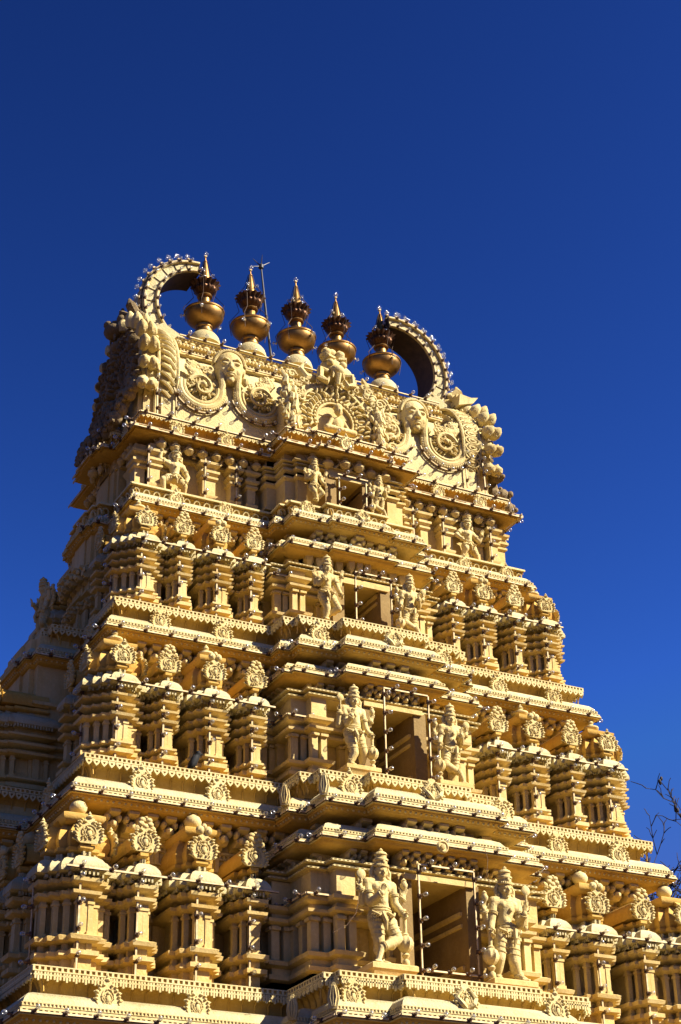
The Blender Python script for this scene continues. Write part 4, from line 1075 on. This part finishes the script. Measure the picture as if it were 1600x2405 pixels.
    o.tube([w+V((-.03,-.095*k,-.0)), w+V((-.01,-.125*k,-.08)), w+V((.0,-.11*k,-.15))], [.025,.022,.008], 6)
    for s_ in (-1, 1): o.tube([w+V((s_*.02,-.095*k,0)), w+V((s_*.07,-.115*k,-.03)), w+V((s_*.11*k,-.06,.01))], .012, 6)
    n_ = V(p['neck']) + V((0,.012,-.022)); ch = V(p['chest'])
    for r_, dz in ((.055,-.015),(.072,-.055),(.07,-.105)):
        o.tube([n_+V((r_*k*math.cos(a), -.045-.035*math.sin(a)*-1*0-.03*abs(math.sin(a)), dz*abs(math.sin(a))**.7)) for a in [PI+PI*i/12 for i in range(13)]], .008, 6)
    o.ell(ch+V((0,-.085*k,-.03)), .018, .012, .022, 8, 6)
    for sd in 'LR':
        for nm_ in 'fr':
            a = p[nm_+sd]
            if not a: continue
            S_ = V(p['sh'+sd]); e_, f_ = V(a[0]), V(a[1])
            for q0, q1, t, r_ in ((S_, e_, .5, .048), (S_, e_, .58, .046), (e_, f_, .86, .034), (e_, f_, .95, .033)):
                c0 = q0.lerp(q1, t); d = (q1-q0).normalized(); u = d.orthogonal().normalized(); v = d.cross(u)
                o.tube([c0+(u*math.cos(t_)+v*math.sin(t_))*r_*k for t_ in [2*PI*i/12 for i in range(12)]], .007, 5, True)
        q0, q1 = V(p['kn'+sd]), V(p['an'+sd])
        for t in (.85, .93):
            c0 = q0.lerp(q1, t); d = (q1-q0).normalized(); u = d.orthogonal().normalized(); v = d.cross(u)
            o.tube([c0+(u*math.cos(t_)+v*math.sin(t_))*.038*k for t_ in [2*PI*i/12 for i in range(12)]], .008, 5, True)
        q0, q1 = V(p['hip'+sd]), V(p['kn'+sd])               # pleats of the loincloth round the thigh
        for t in (.38, .58, .78):
            c0 = q0.lerp(q1, t); d = (q1-q0).normalized(); u = d.orthogonal().normalized(); v = d.cross(u); r_ = (.074-.022*t)*k
            o.tube([c0+(u*math.cos(t_)+v*math.sin(t_))*r_ + V((0,0,.008*math.sin(t_*2))) for t_ in [2*PI*i/14 for i in range(14)]], .006, 5, True)
    orn = mesh_of('ornaments', o, PALE)
    held = None
    if p['mace']:
        o = MB(); o.M = b.M; x, y = p['mace']
        prof = [(.025,.0),(.034,.02),(.03,.05),(.016,.065),(.026,.08),(.036,.095),(.02,.115),(.045,.135),(.066,.165),(.07,.195),(.055,.235),(.03,.255),(.034,.265),(.018,.28),(.018,.40),(.026,.41),(.012,.43)]
        o.lathe(prof, (x, y, .01), 20, None, lambda a, z: 1+.12*math.cos(8*a) if .13 < z < .24 else 1)
        held = mesh_of('mace', o, PALE)
    disc = None
    if key in 'AB':
        o = MB(); o.M = b.M
        for sd, kind in (('L', 1), ('R', 0)):
            w_ = V(p['r'+sd][1])
            if kind:
                dz = .06 if key == 'B' else .0
                o.tube([w_+V((0,-.02,.04)), w_+V((0,-.02,.07+dz))], .011, 6)
                o.lathe([(.004,-.012),(.038,-.012),(.044,-.004),(.044,.004),(.034,.012),(.004,.014)], w_+V((0,-.02,.105+dz)), 16, Matrix.Rotation(R(90), 3, 'X'))
            else:
                o.lathe([(.01,0),(.03,.02),(.034,.045),(.02,.07),(.024,.08),(.004,.10)], w_+V((0,-.02,.06)), 12)
        disc = mesh_of('held_emblem', o, PALE)
    pl = MB(); pl.M = b.M; pl.sweep([(-.17,.12),(-.17,-.15),(.235,-.15),(.235,.12)], [(-.01,-.11),(.005,-.06),(.02,-.045),(.02,-.005),(.008,.004)])
    plinth = mesh_of('plinth', pl, CREAM)
    STAT[key, mirror] = dict(body=body, crown=crown, ornaments=orn, mace=held, held_emblem=disc, plinth=plinth)
    return STAT[key, mirror]
def statue(key, mirror, x, y, z, h, label, rotz=0, plinth=True, group='guardian statues on the tower'):
    ms = statue_meshes(key, mirror)
    o = put('guardian_statue', ms['body'], (x, y, z), None, (0, 0, rotz), (h*.95, h, h), label=label, category='statue', group=group)
    for k in ('crown', 'ornaments', 'mace', 'held_emblem', 'plinth'):
        if ms[k] and (k != 'plinth' or plinth): put(k, ms[k], (0, 0, 0), o)
    return o
statue('A', False, -1.50, 28.86, 8.42, 2.26, 'largest guardian statue, leg crossed, left of the lowest open doorway')
statue('B', True, 1.27, 28.92, 8.40, 2.30, 'largest guardian statue resting on a mace, right of the lowest open doorway')
statue('B', False, -1.22, 30.28, 12.80, 1.86, 'four armed guardian statue raising a disc, left of the second lowest doorway')
statue('A', True, 1.08, 30.32, 12.80, 1.86, 'guardian statue with crossed leg and mace, right of the second lowest doorway')
statue('Cc', False, -1.20, 31.42, 16.56, 1.66, 'dancing guardian statue with one foot lifted, left of the third doorway up', plinth=False)
statue('A', True, .90, 31.46, 16.56, 1.66, 'slender guardian statue with a mace, right of the third doorway up', plinth=False)
statue('E', False, -1.0, 32.34, 20.04, 1.20, 'small kneeling guardian statue left of the topmost little window', plinth=False)
statue('A', True, .72, 32.36, 20.04, 1.20, 'small standing guardian statue right of the topmost little window', plinth=False)
statue('D', False, -4.08, 33.38, 20.03, 1.36, 'statue with one arm bent overhead at the left end of the top storey', plinth=False)
statue('F', False, 3.80, 33.38, 20.03, 1.38, 'striding statue with helmet at the right end of the top storey', plinth=False)
statue('Cc', False, -6.45, 35.0, 16.6, 1.6, 'shaded statue seen in profile on the dark left side of the third storey', -PI/2, False)
for yy in (34.2, 36.0): place_shrine(tower, 'narrow', 1, -7.62, yy, 12.58, .85, -PI/2)
statue('A', True, -7.68, 35.1, 12.65, 1.8, 'shaded statue on the dark left side of the second storey', -PI/2, False)

# ------------------------------------------------------------------ lamps on wooden strips
bm_ = MB(); bm_.mi = 0
bm_.lathe([(.022,0),(.027,.012),(.029,.06),(.022,.085)], (0,0,0), 8); n0 = len(bm_.m)
bm_.mi = 1; bm_.lathe([(.02,.08),(.038,.105),(.046,.135),(.040,.168),(.02,.183),(.004,.187)], (0,0,0), 12)
BULB = mesh_of('bulb', bm_, [SOCKET, GLASS], 60)
bm_ = MB(); bm_.mi = 0
bm_.obox((0,0,.02), (.035,0,0), (0,.035,0), (0,0,.02)); bm_.lathe([(.02,.03),(.028,.06)], (0,0,0), 6)
bm_.mi = 1
for k in range(3):
    a = 2*PI*k/3; bm_.ell((.045*math.cos(a), .045*math.sin(a), .12), .036, nu=8, nv=6)
bm_.ell((0,0,.16), .036, nu=8, nv=6)
CLUSTER = mesh_of('bulb', bm_, [WOOD, GLASS], 60)
rl = random.Random(21)
def bulb_at(parent, p, nrm, name='bulb', mesh=None, s=1.0):
    n = (Vector(nrm) + Vector((rl.uniform(-.18,.18), rl.uniform(-.18,.18), rl.uniform(-.18,.18)))).normalized()
    o = ORG[parent.name]; q = Vector((0,0,1)).rotation_difference(n)
    b = put(name, mesh or BULB, (p[0]-o[0], p[1]-o[1], p[2]-o[2]), parent, None, (s, s, s))
    b.rotation_mode = 'QUATERNION'; b.rotation_quaternion = q
def strip(pts, normals, step, label, group, off=.5, w=.035, mesh=None, bs=1.0, sag=True):
    """wooden strips with two cables along a polyline; bulbs are its parts"""
    mb = MB(); pos = []; carry = step*off
    for (a, b), n in zip(zip(pts, pts[1:]), normals):
        a, b, n = Vector(a), Vector(b), Vector(n).normalized(); e = b-a; L = e.length
        if L < .05: continue
        e /= L; side = e.cross(n).normalized()
        mb.mi = 0
        mb.obox((a+b)/2 + n*.016, e*L/2, side*w*.5, n*.014)
        mb.mi = 1
        for s_ in (-1, 1): mb.tube([a + side*s_*w*.62 + n*.012 + e*(L*k/6) + side*rl.uniform(-.005,.005) for k in range(7)], .006, 4)
        d = carry
        while d < L:
            pos.append((a+e*d+n*.03, n)); mb.mi = 1
            mb.obox(a+e*d+n*.025, e*.04, side*w*1.15, n*.022); d += step
        carry = d - L
    mb.mi = 1
    o = put('light_strip', mesh_of('light_strip', mb, [WOOD, CABLE], origin=pts[0]), pts[0], None, label=label, category='light strip', group=group)
    ORG[o.name] = tuple(pts[0])
    for p, n in pos: bulb_at(o, p, n, mesh=mesh, s=bs)
    return o

def along(ol, d, z, x0=None):
    """front part of an outline from the left side's bay round to the right corner"""
    q = offs(ol, d); n = len(q)
    s_ = [i for i, p in enumerate(q) if p[1] < YC-.2]
    # rotate so that the path begins on the left side
    pts = []; nr = []
    start = min(range(n), key=lambda i: (q[i][0] > 0, abs(q[i][1]-(YC-.5)), ))
    seq = [q[(start+k) % n] for k in range(n)]
    out = []
    for p in seq:
        out.append((p[0], p[1], z))
        if p[0] > 0 and p[1] > YC-1.2 and len(out) > 4: break
    for a, b in zip(out, out[1:]):
        e = (Vector(b)-Vector(a))
        if e.length < 1e-6: nr.append((0,-1,0)); continue
        e.normalize(); nr.append((e.y, -e.x, .25))
    return out, nr
TN = ('lowest', 'second', 'third', 'top')
for i in range(5):
    if i == 0: W, Y0, z, bay = C0; nm_ = 'bulbs strung along the bottom cornice of the tower'
    else:
        t = TIERS[i-1]; (W, Y0, z), bay = t['C'], t['bayC']; nm_ = 'bulbs strung along the big cornice that roofs the %s storey' % TN[i-1]
    ol = outline(W, Y0, bay, side_bay(W, YC-Y0)); p, n = along(ol, .03, z-.075)
    strip(p, n, .56, nm_, 'light strips on the cornices')
ol = outline(B5[0], B5[1], B5[3], side_bay(B5[0], YC-B5[1])); p, n = along(ol, .03, B5[2]-.03)
strip(p, n, .6, 'bulbs along the ledge at the foot of the carved roof', 'light strips on the cornices')
for i in range(3):
    t = TIERS[i]; H = t['C'][2]-t['B'][2]; u = H/3.6; zb = t['B'][2]; yf = t['yf']
    # the shrines' canopy line
    for s_ in (-1, 1):
        xs = sorted(s_*x for x in t['xs'])
        zc = zb + 1.85*u
        a = (xs[0]-.45*u, yf-.17*u, zc); b = (xs[-1]+.4*u, yf-.17*u, zc)
        strip([a, b], [(0,-1,.2)], .52*u+.05, 'horizontal bulb strip tying the %s shrine canopies of the %s storey' % (('left', 'right')[s_ > 0], TN[i]), 'light strips on the shrine canopies')
        names = ('corner shrine', 'narrow shrine beside corner one', 'wide middle shrine', 'narrow shrine beside the bay')
        for x, nm_ in zip(t['xs'], names):
            X = s_*x - .13*u
            strip([(X, yf-.03, zb+.02), (X, yf-.03, zb+1.80*u)], [(0,-1,0)], .47*u, 'bulb strip, %s, %s storey, %s of doors' % (nm_, TN[i], ('left', 'right')[s_ > 0]), 'upright light strips', .6)
    # corner strip seen on the shaded side
    X = -t['B'][0] + .2*u; Y = yf + .66*u
    strip([(X, Y, zb+.02), (X, Y, zb+1.8*u)], [(-1,0,0)], .5*u, 'upright bulb strip on the shaded side of the %s corner shrine' % TN[i], 'upright light strips')
    # round the door
    yb = t['bayB'][-1][1]; sx = t['bayB'][0][0]/2.85; sy = max((t['B'][1]-yb)/1.95, .58); jy = (28.95, 30.22, 31.48)[i]; jx = (.62, .53, .45)[i]; dt = zb + (.655, .655, .50)[i]*H
    strip([(-jx, jy, zb), (-jx, jy, dt)], [(.35,-1,0)], .47*u, 'left upright bulb strip of the frame round the %s doorway' % TN[i], 'door frame light strips', .7)
    strip([(jx, jy, zb), (jx, jy, dt)], [(.35,-1,0)], .47*u, 'right upright bulb strip of the frame round the %s doorway' % TN[i], 'door frame light strips', .7)
    strip([(-jx, jy, dt), (jx, jy, dt)], [(0,-1,.3)], .5*u, 'short bulb strip across the top of the frame round the %s doorway' % TN[i], 'door frame light strips')
    if i == 0: strip([(-jx, jy, zb+.34), (jx, jy, zb+.34)], [(0,-1,.4)], .4, 'low bulb strip barring the bottom of the largest doorway', 'door frame light strips')
    zk = zb + t['kap']*H; cb = t['bayC']
    pts = [(-cb[0][0]-.05, cb[0][1]+.5, zk-.06), (-cb[0][0]-.05, cb[0][1]-.38*u, zk-.06), (-cb[1][0]-.15, cb[0][1]-.38*u, zk-.06), (-cb[1][0]-.15, cb[1][1]-.07, zk-.06), (-cb[2][0]-.05, cb[1][1]-.07, zk-.06), (-cb[2][0]-.05, cb[2][1]-.07, zk-.06)]
    pts = pts + [(-a, b, c) for a, b, c in reversed(pts)]
    nr = []
    for a, b in zip(pts, pts[1:]):
        e = (Vector(b)-Vector(a)).normalized(); nr.append((e.y, -e.x, .25))
    strip(pts, nr, .55*u+.05, 'strip of bulbs along the canopy over the %s doorway' % TN[i], 'light strips on the cornices')
    # left return of the bay
    o_, _, _ = bay_block(t, -1)
    strip([(o_[2][0]-.16, o_[2][1]+.2, zb+1.72*u), (o_[2][0]-.16, o_[3][1]-.15, zb+1.72*u), (o_[4][0], o_[3][1]-.15, zb+1.72*u)], [(-1,-.2,.2), (0,-1,.2)], .4*u, 'short strip of bulbs round the left pier of the %s door bay' % TN[i], 'light strips on the shrine canopies')
t = TIERS[3]; zb = t['B'][2]
for x, nm_ in ((-4.75,'leftmost pilaster there'),(-3.34,'pilaster right of the overhead arm statue'),(-2.55,'pilaster just left of the small bay'),(2.2,'pilaster just right of the small bay'),(3.05,'pilaster left of the striding statue'),(4.42,'rightmost pilaster there')):
    strip([(x, Yw-.34, zb+.03), (x, Yw-.34, zb+1.2)], [(0,-1,0)], .38, 'upright bulb strip on the top storey, %s' % nm_, 'upright light strips', .6)
for s_, nm_ in ((-1,'left'),(1,'right')):
    strip([(s_*.36, 32.33, zb+.03), (s_*.36, 32.33, zb+.9)], [(.3,-1,0)], .34, '%s upright bulb strip beside the topmost little window' % nm_, 'door frame light strips', .6)
strip([(-.4, 32.3, zb+.95), (.4, 32.3, zb+.95)], [(0,-1,.3)], .36, 'short bulb strip over the topmost little window', 'door frame light strips')
for y, z, nm_ in ((34.24, 25.12, 'upper'), (34.10, 24.54, 'lower')):
    strip([(-3.7, y, z), (3.7, y, z)], [(0,-1,.35)], .45, '%s strip of bulbs along the ridge under the golden finials' % nm_, 'light strips on the roof')
for sx, nm_ in ((-1,'left'), (1,'right')):
    o_, segs, pt_ = GABLES[sx]
    pts = [pt_(a, r1-.04, 34.95-.04) for a, r0, r1 in segs[::2]]; strip(pts, [(0,-1,0)]*(len(pts)-1), .3, 'outer curved strip of bulbs on the front of the %s horn' % nm_, 'light strips on the horns', bs=.8)
    pts = [pt_(a, r0+.05, 34.95-.04) for a, r0, r1 in segs[::2]]; strip(pts, [(0,-1,0)]*(len(pts)-1), .3, 'inner curved strip of bulbs on the front of the %s horn' % nm_, 'light strips on the horns', bs=.8)
    pts = [pt_(a, r1+.02, 35.0) for a, r0, r1 in segs[::2]]; nn = [(sx*math.cos(a), 0, math.sin(a)) for a, r0, r1 in segs[::2]]
    strip(pts, nn[:-1], .27, 'strip of bulb clusters along the outer back edge of the %s horn' % nm_, 'light strips on the horns', mesh=CLUSTER)
    x = sx*4.5; pts = [(x, yb_(z)-.12, z) for z in (22.15,22.9,23.5,24.0,24.4,24.8)]
    strip(pts, [(0,-1,.1)]*5, .42, 'tall bulb strip on the %s edge of the roof front beside the carved border' % nm_, 'light strips on the roof')
    x = sx*4.0; pts = [(x, yb_(z)-.06, z) for z in (22.3,22.9,23.5,24.0,24.4)]
    strip(pts, [(0,-1,.1)]*4, .42, 'thin bulb strip just inside the %s carved border of the roof front' % nm_, 'light strips on the roof', w=.022)
for cx, cz, r, turn, nm_ in ((-3.36,23.32,.55,-1,'far left'), (-1.82,23.38,.56,1,'second from left'), (3.44,23.46,.58,1,'far right'), (1.82,23.40,.52,-1,'third from left')):
    pts = []
    for k in range(13):
        a = R(195 + 150*k/12); z = cz + r*1.3*math.sin(a); pts.append((cx+turn*r*1.3*math.cos(a), min(yb_(cz)-.09, yb_(z)-.05), z))
    nn = [(0,-1,-.1)]*12
    strip(pts, nn, .3, 'curved bulb strip hugging the lower edge of the scroll %s on the roof' % nm_, 'light strips on the roof', w=.03)

# ------------------------------------------------------------------ golden finials on the ridge
KP = [(.22,.34),(.235,.36),(.235,.40),(.20,.42),(.20,.47),(.225,.49),(.23,.54),(.20,.565),(.28,.585),(.40,.645),(.485,.73),(.52,.82),(.515,.885),(.54,.90),(.545,.93),(.51,.945),(.46,.99),(.36,1.035),(.25,1.06),(.20,1.07)]
KN = [(.20,1.06),(.22,1.09),(.20,1.13),(.16,1.15),(.15,1.22),(.145,1.33),(.20,1.345),(.215,1.37),(.20,1.395),(.16,1.41)]
KL = [(.15,1.40),(.17,1.43),(.24,1.47),(.30,1.53),(.31,1.56),(.29,1.60),(.31,1.64),(.385,1.70),(.395,1.715),(.36,1.72),(.20,1.67),(.14,1.66)]
KC = [(.19,1.62),(.185,1.66),(.15,1.85),(.105,2.08),(.06,2.30),(.04,2.36),(.05,2.375),(.045,2.40),(.02,2.42),(.015,2.50),(.004,2.55)]
KD = [(.44,.0),(.435,.08),(.40,.18),(.33,.27),(.25,.33),(.20,.35)]
mk = {}
for k, pr, m, n, fl in (('dome', KD, LIME, 28, None), ('pot', KP, GOLD, 36, None), ('neck', KN, GOLD, 28, None), ('spire', KC, GOLD, 24, None)):
    b = MB(); b.lathe(pr, (0,0,0), n, None, fl); mk[k] = mesh_of(k, b, m, 30)
b = MB(); b.lathe(KL, (0,0,0), 64, None, lambda a, z: 1 + (.10*math.cos(16*a) if z > 1.6 else .05*math.cos(16*a) if z > 1.5 else 0)); mk['lotus_collar'] = mesh_of('lotus_collar', b, COPPER, 40)
b = MB()
for q in range(5):
    a0 = 2*PI*q/5 + .4
    b.tube([(.50*math.cos(a0),.50*math.sin(a0),.62),(.57*math.cos(a0),.57*math.sin(a0),1.0),(.30*math.cos(a0),.30*math.sin(a0),1.32),(.42*math.cos(a0+.05),.42*math.sin(a0+.05),1.70),(.15*math.cos(a0),.15*math.sin(a0),2.05),(.06*math.cos(a0),.06*math.sin(a0),2.38)], .009, 4)
mk['hanging_wire'] = mesh_of('hanging_wire', b, CABLE)
KX = (-2.62, -1.32, .02, 1.22, 2.58)
for k, (x, nm_) in enumerate(zip(KX, ('leftmost golden pot finial on the roof ridge, inside the curl of the left horn', 'second golden pot finial from the left, just left of the thin lightning rod', 'middle golden pot finial on the roof ridge, just right of the lightning rod', 'fourth golden pot finial, rising behind the lion mask', 'rightmost golden pot finial on the roof ridge, overlapping the right horn'))):
    f = thing('pot_finial', (x, YC, 25.70), nm_, 'finial', 'golden finials on the ridge')
    hh = (1.12, 1.11, 1.13, 1.07, 1.07)[k]
    for q in ('dome', 'pot', 'neck', 'lotus_collar', 'spire', 'hanging_wire'):
        o = put(q, mk[q], (0,0,0), f, (0, 0, k*1.1), (.97, .97, hh))
    o_ = ORG[f.name]
    for q in range(5):
        a0 = 2*PI*q/5 + .4 + k*1.1
        for r_, z in ((.53, .80), (.16, 1.78), (.12, 2.0)) if q in (0, 2, 3) else ((.14, 1.9),):
            r_ *= .97; z *= hh
            n_ = Vector((math.cos(a0), math.sin(a0), -.2 if z < .9 else .25))
            bulb_at(f, (o_[0]+r_*math.cos(a0), o_[1]+r_*math.sin(a0), o_[2]+z), n_, mesh=CLUSTER, s=.72)
    bulb_at(f, (o_[0], o_[1], o_[2]+2.52*hh), (0,0,1), mesh=CLUSTER, s=.9)

# lightning rod
lr = thing('lightning_rod', (-.66, YC, 25.4), 'thin dark lightning rod with a four pronged tip leaning between finials', 'lightning rod')
b = MB(); b.tube([(-.66,YC,25.4), (-.86,YC,27.2), (-1.01,YC,28.72)], [.035,.03,.022], 8); part('mast', b, IRON, lr)
b = MB(); b.lathe([(.03,-.08),(.07,-.06),(.075,.03),(.03,.08)], (-1.01,YC,28.74), 10)
for tx, ty, tz in ((-.22,.05,.22),(-.02,-.12,.30),(.27,.05,.25),(-.28,-.05,-.12),(.1,.25,.2)):
    b.tube([(-1.01,YC,28.74), (-1.01+tx,YC+ty,28.74+tz)], [.02,.007], 6)
part('prong_head', b, IRON, lr)

# small round lamp below the canopy of the largest doorway
b = MB(); b.lathe([(.03,-.08),(.10,-.05),(.125,0),(.125,.03),(.10,.05),(.09,.03),(.05,.025),(.05,.06),(.02,.07),(.004,.07)], (-.18,28.72,10.86), 20, Matrix.Rotation(R(90), 3, 'X'))
o = put('round_lamp', mesh_of('round_lamp', b, PALE, origin=(-.18,28.72,10.86)), (-.18,28.72,10.86), None, label='small round pale lamp among the brackets above the largest doorway', category='lamp')
# loose cables that hang off the canopies
for pts, lb in (([(.9,28.93,11.1),(.93,28.86,10.8),(.88,28.85,10.5),(.97,28.86,10.2)], 'loose thin cable dangling from the canopy over the largest doorway'),
                ([(-2.0,28.75,9.75),(-2.1,28.72,9.35),(-2.3,28.72,9.1),(-2.55,28.8,8.95)], 'loose thin wire hanging from the elbow of the largest left guardian')):
    b = MB(); b.tube(pts, .006, 5); put('loose_cable', mesh_of('loose_cable', b, SOCKET, origin=pts[0]), pts[0], None, label=lb, category='cable')

# black bird resting on the second storey's ledge
bx, by, bz = -4.40, 31.10, 12.60
bd = thing('crow', (bx, by, bz), 'black crow perched on the second storey ledge below the shrines', 'bird')
b = MB(); b.ell((0,0,.22), .12, .12, .24, 12, 9, Matrix.Rotation(R(22), 3, 'Y')); b.ell((.12,-.02,.46), .085, .085, .09, 10, 8); b.caps((.06,0,.32), .10, (.11,-.02,.44), .075, 10)
b.caps((-.06,.02,.12), .09, (-.17,.03,-.04), .04, 8); b.caps((-.17,.03,-.04), .045, (-.22,.03,-.16), .03, 8); b.caps((.2,-.03,.46), .028, (.29,-.04,.43), .008, 6)
bd.scale = (.7, .7, .7)
put('body', remesh(b, .012, BIRDM, 'body', 1), (0,0,.03), bd)
b = MB()
for s_ in (-1, 1):
    b.ell((-.03, s_*.11, .2), .08, .035, .21, 8, 6, Matrix.Rotation(R(24), 3, 'Y'))
put('wing', mesh_of('wing', b, BIRDM), (0,0,.03), bd)
b = MB()
for s_ in (-1, 1):
    b.tube([(.02, s_*.05, .06), (.03, s_*.05, 0)], .012, 5)
    for a in (-.5, 0, .5): b.tube([(.03, s_*.05, .005), (.03+.06*math.cos(a), s_*.05+.06*math.sin(a), .005)], .008, 4)
put('leg', mesh_of('leg', b, BIRDM), (0,0,.0), bd)

# ------------------------------------------------------------------ bare trees behind the right corner
def bare_tree(x, y, label, seed, targets, h0=9, rt=.42):
    rd = random.Random(seed)
    t = thing('bare_tree', (x, y, GROUND), label, 'tree', 'bare trees behind the tower')
    tk, br, pods = MB(), MB(), MB()
    fork = Vector((x + rd.uniform(-.5,.5), y, GROUND + h0))
    tk.tube([(x, y, GROUND-.2), (x+.1, y, GROUND+h0*.4), fork], [rt, rt*.8, rt*.62], 10)
    def limb(mb, a, b, r0, r1, depth, wob):
        a, b = Vector(a), Vector(b); L = (b-a).length; n = max(3, int(L/.9)); pts = [a]
        for i in range(1, n+1):
            f = i/n; p = a.lerp(b, f) + Vector((rd.uniform(-1,1), rd.uniform(-1,1), rd.uniform(-1,1)))*wob*L*(1 if i < n else .3) + Vector((0,0,.06*L*math.sin(PI*f)))
            pts.append(p)
        rs = [r0+(r1-r0)*i/n for i in range(n+1)]
        mb.tube(pts, rs, 5 if r0 < .06 else 7)
        if depth > 0:
            for i in range(1, n+1):
                for q in range(rd.choice((1, 2, 2))):
                    d = (pts[i]-pts[i-1]).normalized(); s_ = d.orthogonal().normalized(); s_.rotate(Matrix.Rotation(rd.uniform(0, 2*PI), 3, d))
                    l = L*rd.uniform(.22, .46)
                    limb(br, pts[i], pts[i] + (d*.75 + s_*.8 + Vector((0,0,.30))).normalized()*l, max(.018, rs[i]*.55), .011, depth-1, wob)
        elif rd.random() < .07:
            for q in range(rd.choice((2, 3, 4))): pods.ell(pts[-1] + Vector((rd.uniform(-.1,.1), rd.uniform(-.1,.1), rd.uniform(-.14,.02))), .06, .05, .085, 6, 5)
    for tg, r in targets:
        limb(tk, fork, tg, r, .035, 3, .06)
    part('trunk', tk, BARK, t); part('crown', br, BARK, t); part('dead_seed_pods', pods, BARK, t)
bare_tree(22.3, 46.5, 'larger bare dark tree with seed pods at the right edge of the picture', 4,
          [((21.3,46.2,14.1),.13), ((21.9,46.6,16.3),.14), ((20.7,46.0,12.3),.13), ((22.8,47,17.1),.15), ((21.7,45.6,13.7),.12), ((23.8,46.4,14.7),.13), ((22.3,46.9,12.9),.12), ((21.3,46.9,13.1),.11)], 9)
bare_tree(18.2, 47.5, 'smaller bare tree with a few thin twigs against the sky beside the tower corner', 9,
          [((17.9,47.3,17.7),.10), ((17.0,47.6,17.0),.10), ((18.9,47.9,16.6),.10)], 10, .3)

# ------------------------------------------------------------------ ground, sky, sun, camera
b = MB(); S_ = 3000
b.add([(-S_,-S_,GROUND),(S_,-S_,GROUND),(S_,S_,GROUND),(-S_,S_,GROUND)], [(0,1,2,3)])
put('ground', mesh_of('ground', b, EARTH, 0), (0,0,0), None, kind='structure')
b = MB(); b.box(-11.5, 11.5, 25.0, 46, GROUND-.3, GROUND+.12)
put('paved_court', mesh_of('paved_court', b, STONE, 0), (0,0,0), None, kind='structure')

AZ, EL = R(131), R(39)
w = bpy.data.worlds.new('World'); scn.world = w; w.use_nodes = True
nt = w.node_tree; nt.nodes.clear()
out = nt.nodes.new('ShaderNodeOutputWorld'); bg = nt.nodes.new('ShaderNodeBackground')
sky = nt.nodes.new('ShaderNodeTexSky'); sky.sky_type = 'NISHITA'; sky.sun_disc = False
sky.sun_elevation = EL; sky.sun_rotation = AZ; sky.altitude = 800; sky.air_density = 1.0; sky.dust_density = .3; sky.ozone_density = 3.0
mx = nt.nodes.new('ShaderNodeMix'); mx.data_type = 'RGBA'; mx.blend_type = 'MULTIPLY'; mx.inputs[0].default_value = 1
mx.inputs[7].default_value = (.182, .172, .164, 1)      # polarised, saturated blue
gm = nt.nodes.new('ShaderNodeGamma'); gm.inputs[1].default_value = 2.6
nt.links.new(sky.outputs[0], gm.inputs[0]); nt.links.new(gm.outputs[0], mx.inputs[6])
dk = nt.nodes.new('ShaderNodeMix'); dk.data_type = 'RGBA'; dk.blend_type = 'DARKEN'; dk.inputs[0].default_value = 1; dk.inputs[7].default_value = (.48, 1.15, 4.4, 1); nt.links.new(mx.outputs[2], dk.inputs[6]); nt.links.new(dk.outputs[2], bg.inputs[0])
bg.inputs[1].default_value = .05
nt.links.new(bg.outputs[0], out.inputs[0])
sl = bpy.data.lights.new('sun', 'SUN'); sl.energy = 5.0; sl.angle = R(.5); sl.color = (1, .92, .78)
so = bpy.data.objects.new('sun', sl); C.objects.link(so)
ds = Vector((math.sin(AZ)*math.cos(EL), math.cos(AZ)*math.cos(EL), math.sin(EL)))
so.rotation_mode = 'QUATERNION'; so.rotation_quaternion = Vector((0,0,1)).rotation_difference(ds); so.location = ds*60

cam = bpy.data.cameras.new('camera'); co = bpy.data.objects.new('camera', cam); C.objects.link(co)
pitch, yaw, roll = R(28.63254), R(27.94576), R(-1.28627)
fwd = Vector((math.sin(yaw)*math.cos(pitch), math.cos(yaw)*math.cos(pitch), math.sin(pitch)))
rt = Vector((math.cos(yaw), -math.sin(yaw), 0)); up = rt.cross(fwd)
r2 = rt*math.cos(roll) + up*math.sin(roll); u2 = up*math.cos(roll) - rt*math.sin(roll)
M = Matrix((r2, u2, -fwd)).transposed().to_4x4(); M.translation = (-17.47463, 0, 0)
co.matrix_world = M
cam.sensor_fit = 'VERTICAL'; cam.sensor_height = 36; cam.sensor_width = 24; cam.lens = 4209.245/2405*36
cam.clip_start = .1; cam.clip_end = 10000
scn.camera = co
scn.view_settings.view_transform = 'Standard'; scn.view_settings.look = 'None'; scn.view_settings.exposure = 1.33; scn.view_settings.gamma = 1
scn.cycles.max_bounces = 6; scn.cycles.diffuse_bounces = 2; scn.cycles.transparent_max_bounces = 12; scn.cycles.caustics_reflective = False; scn.cycles.caustics_refractive = False
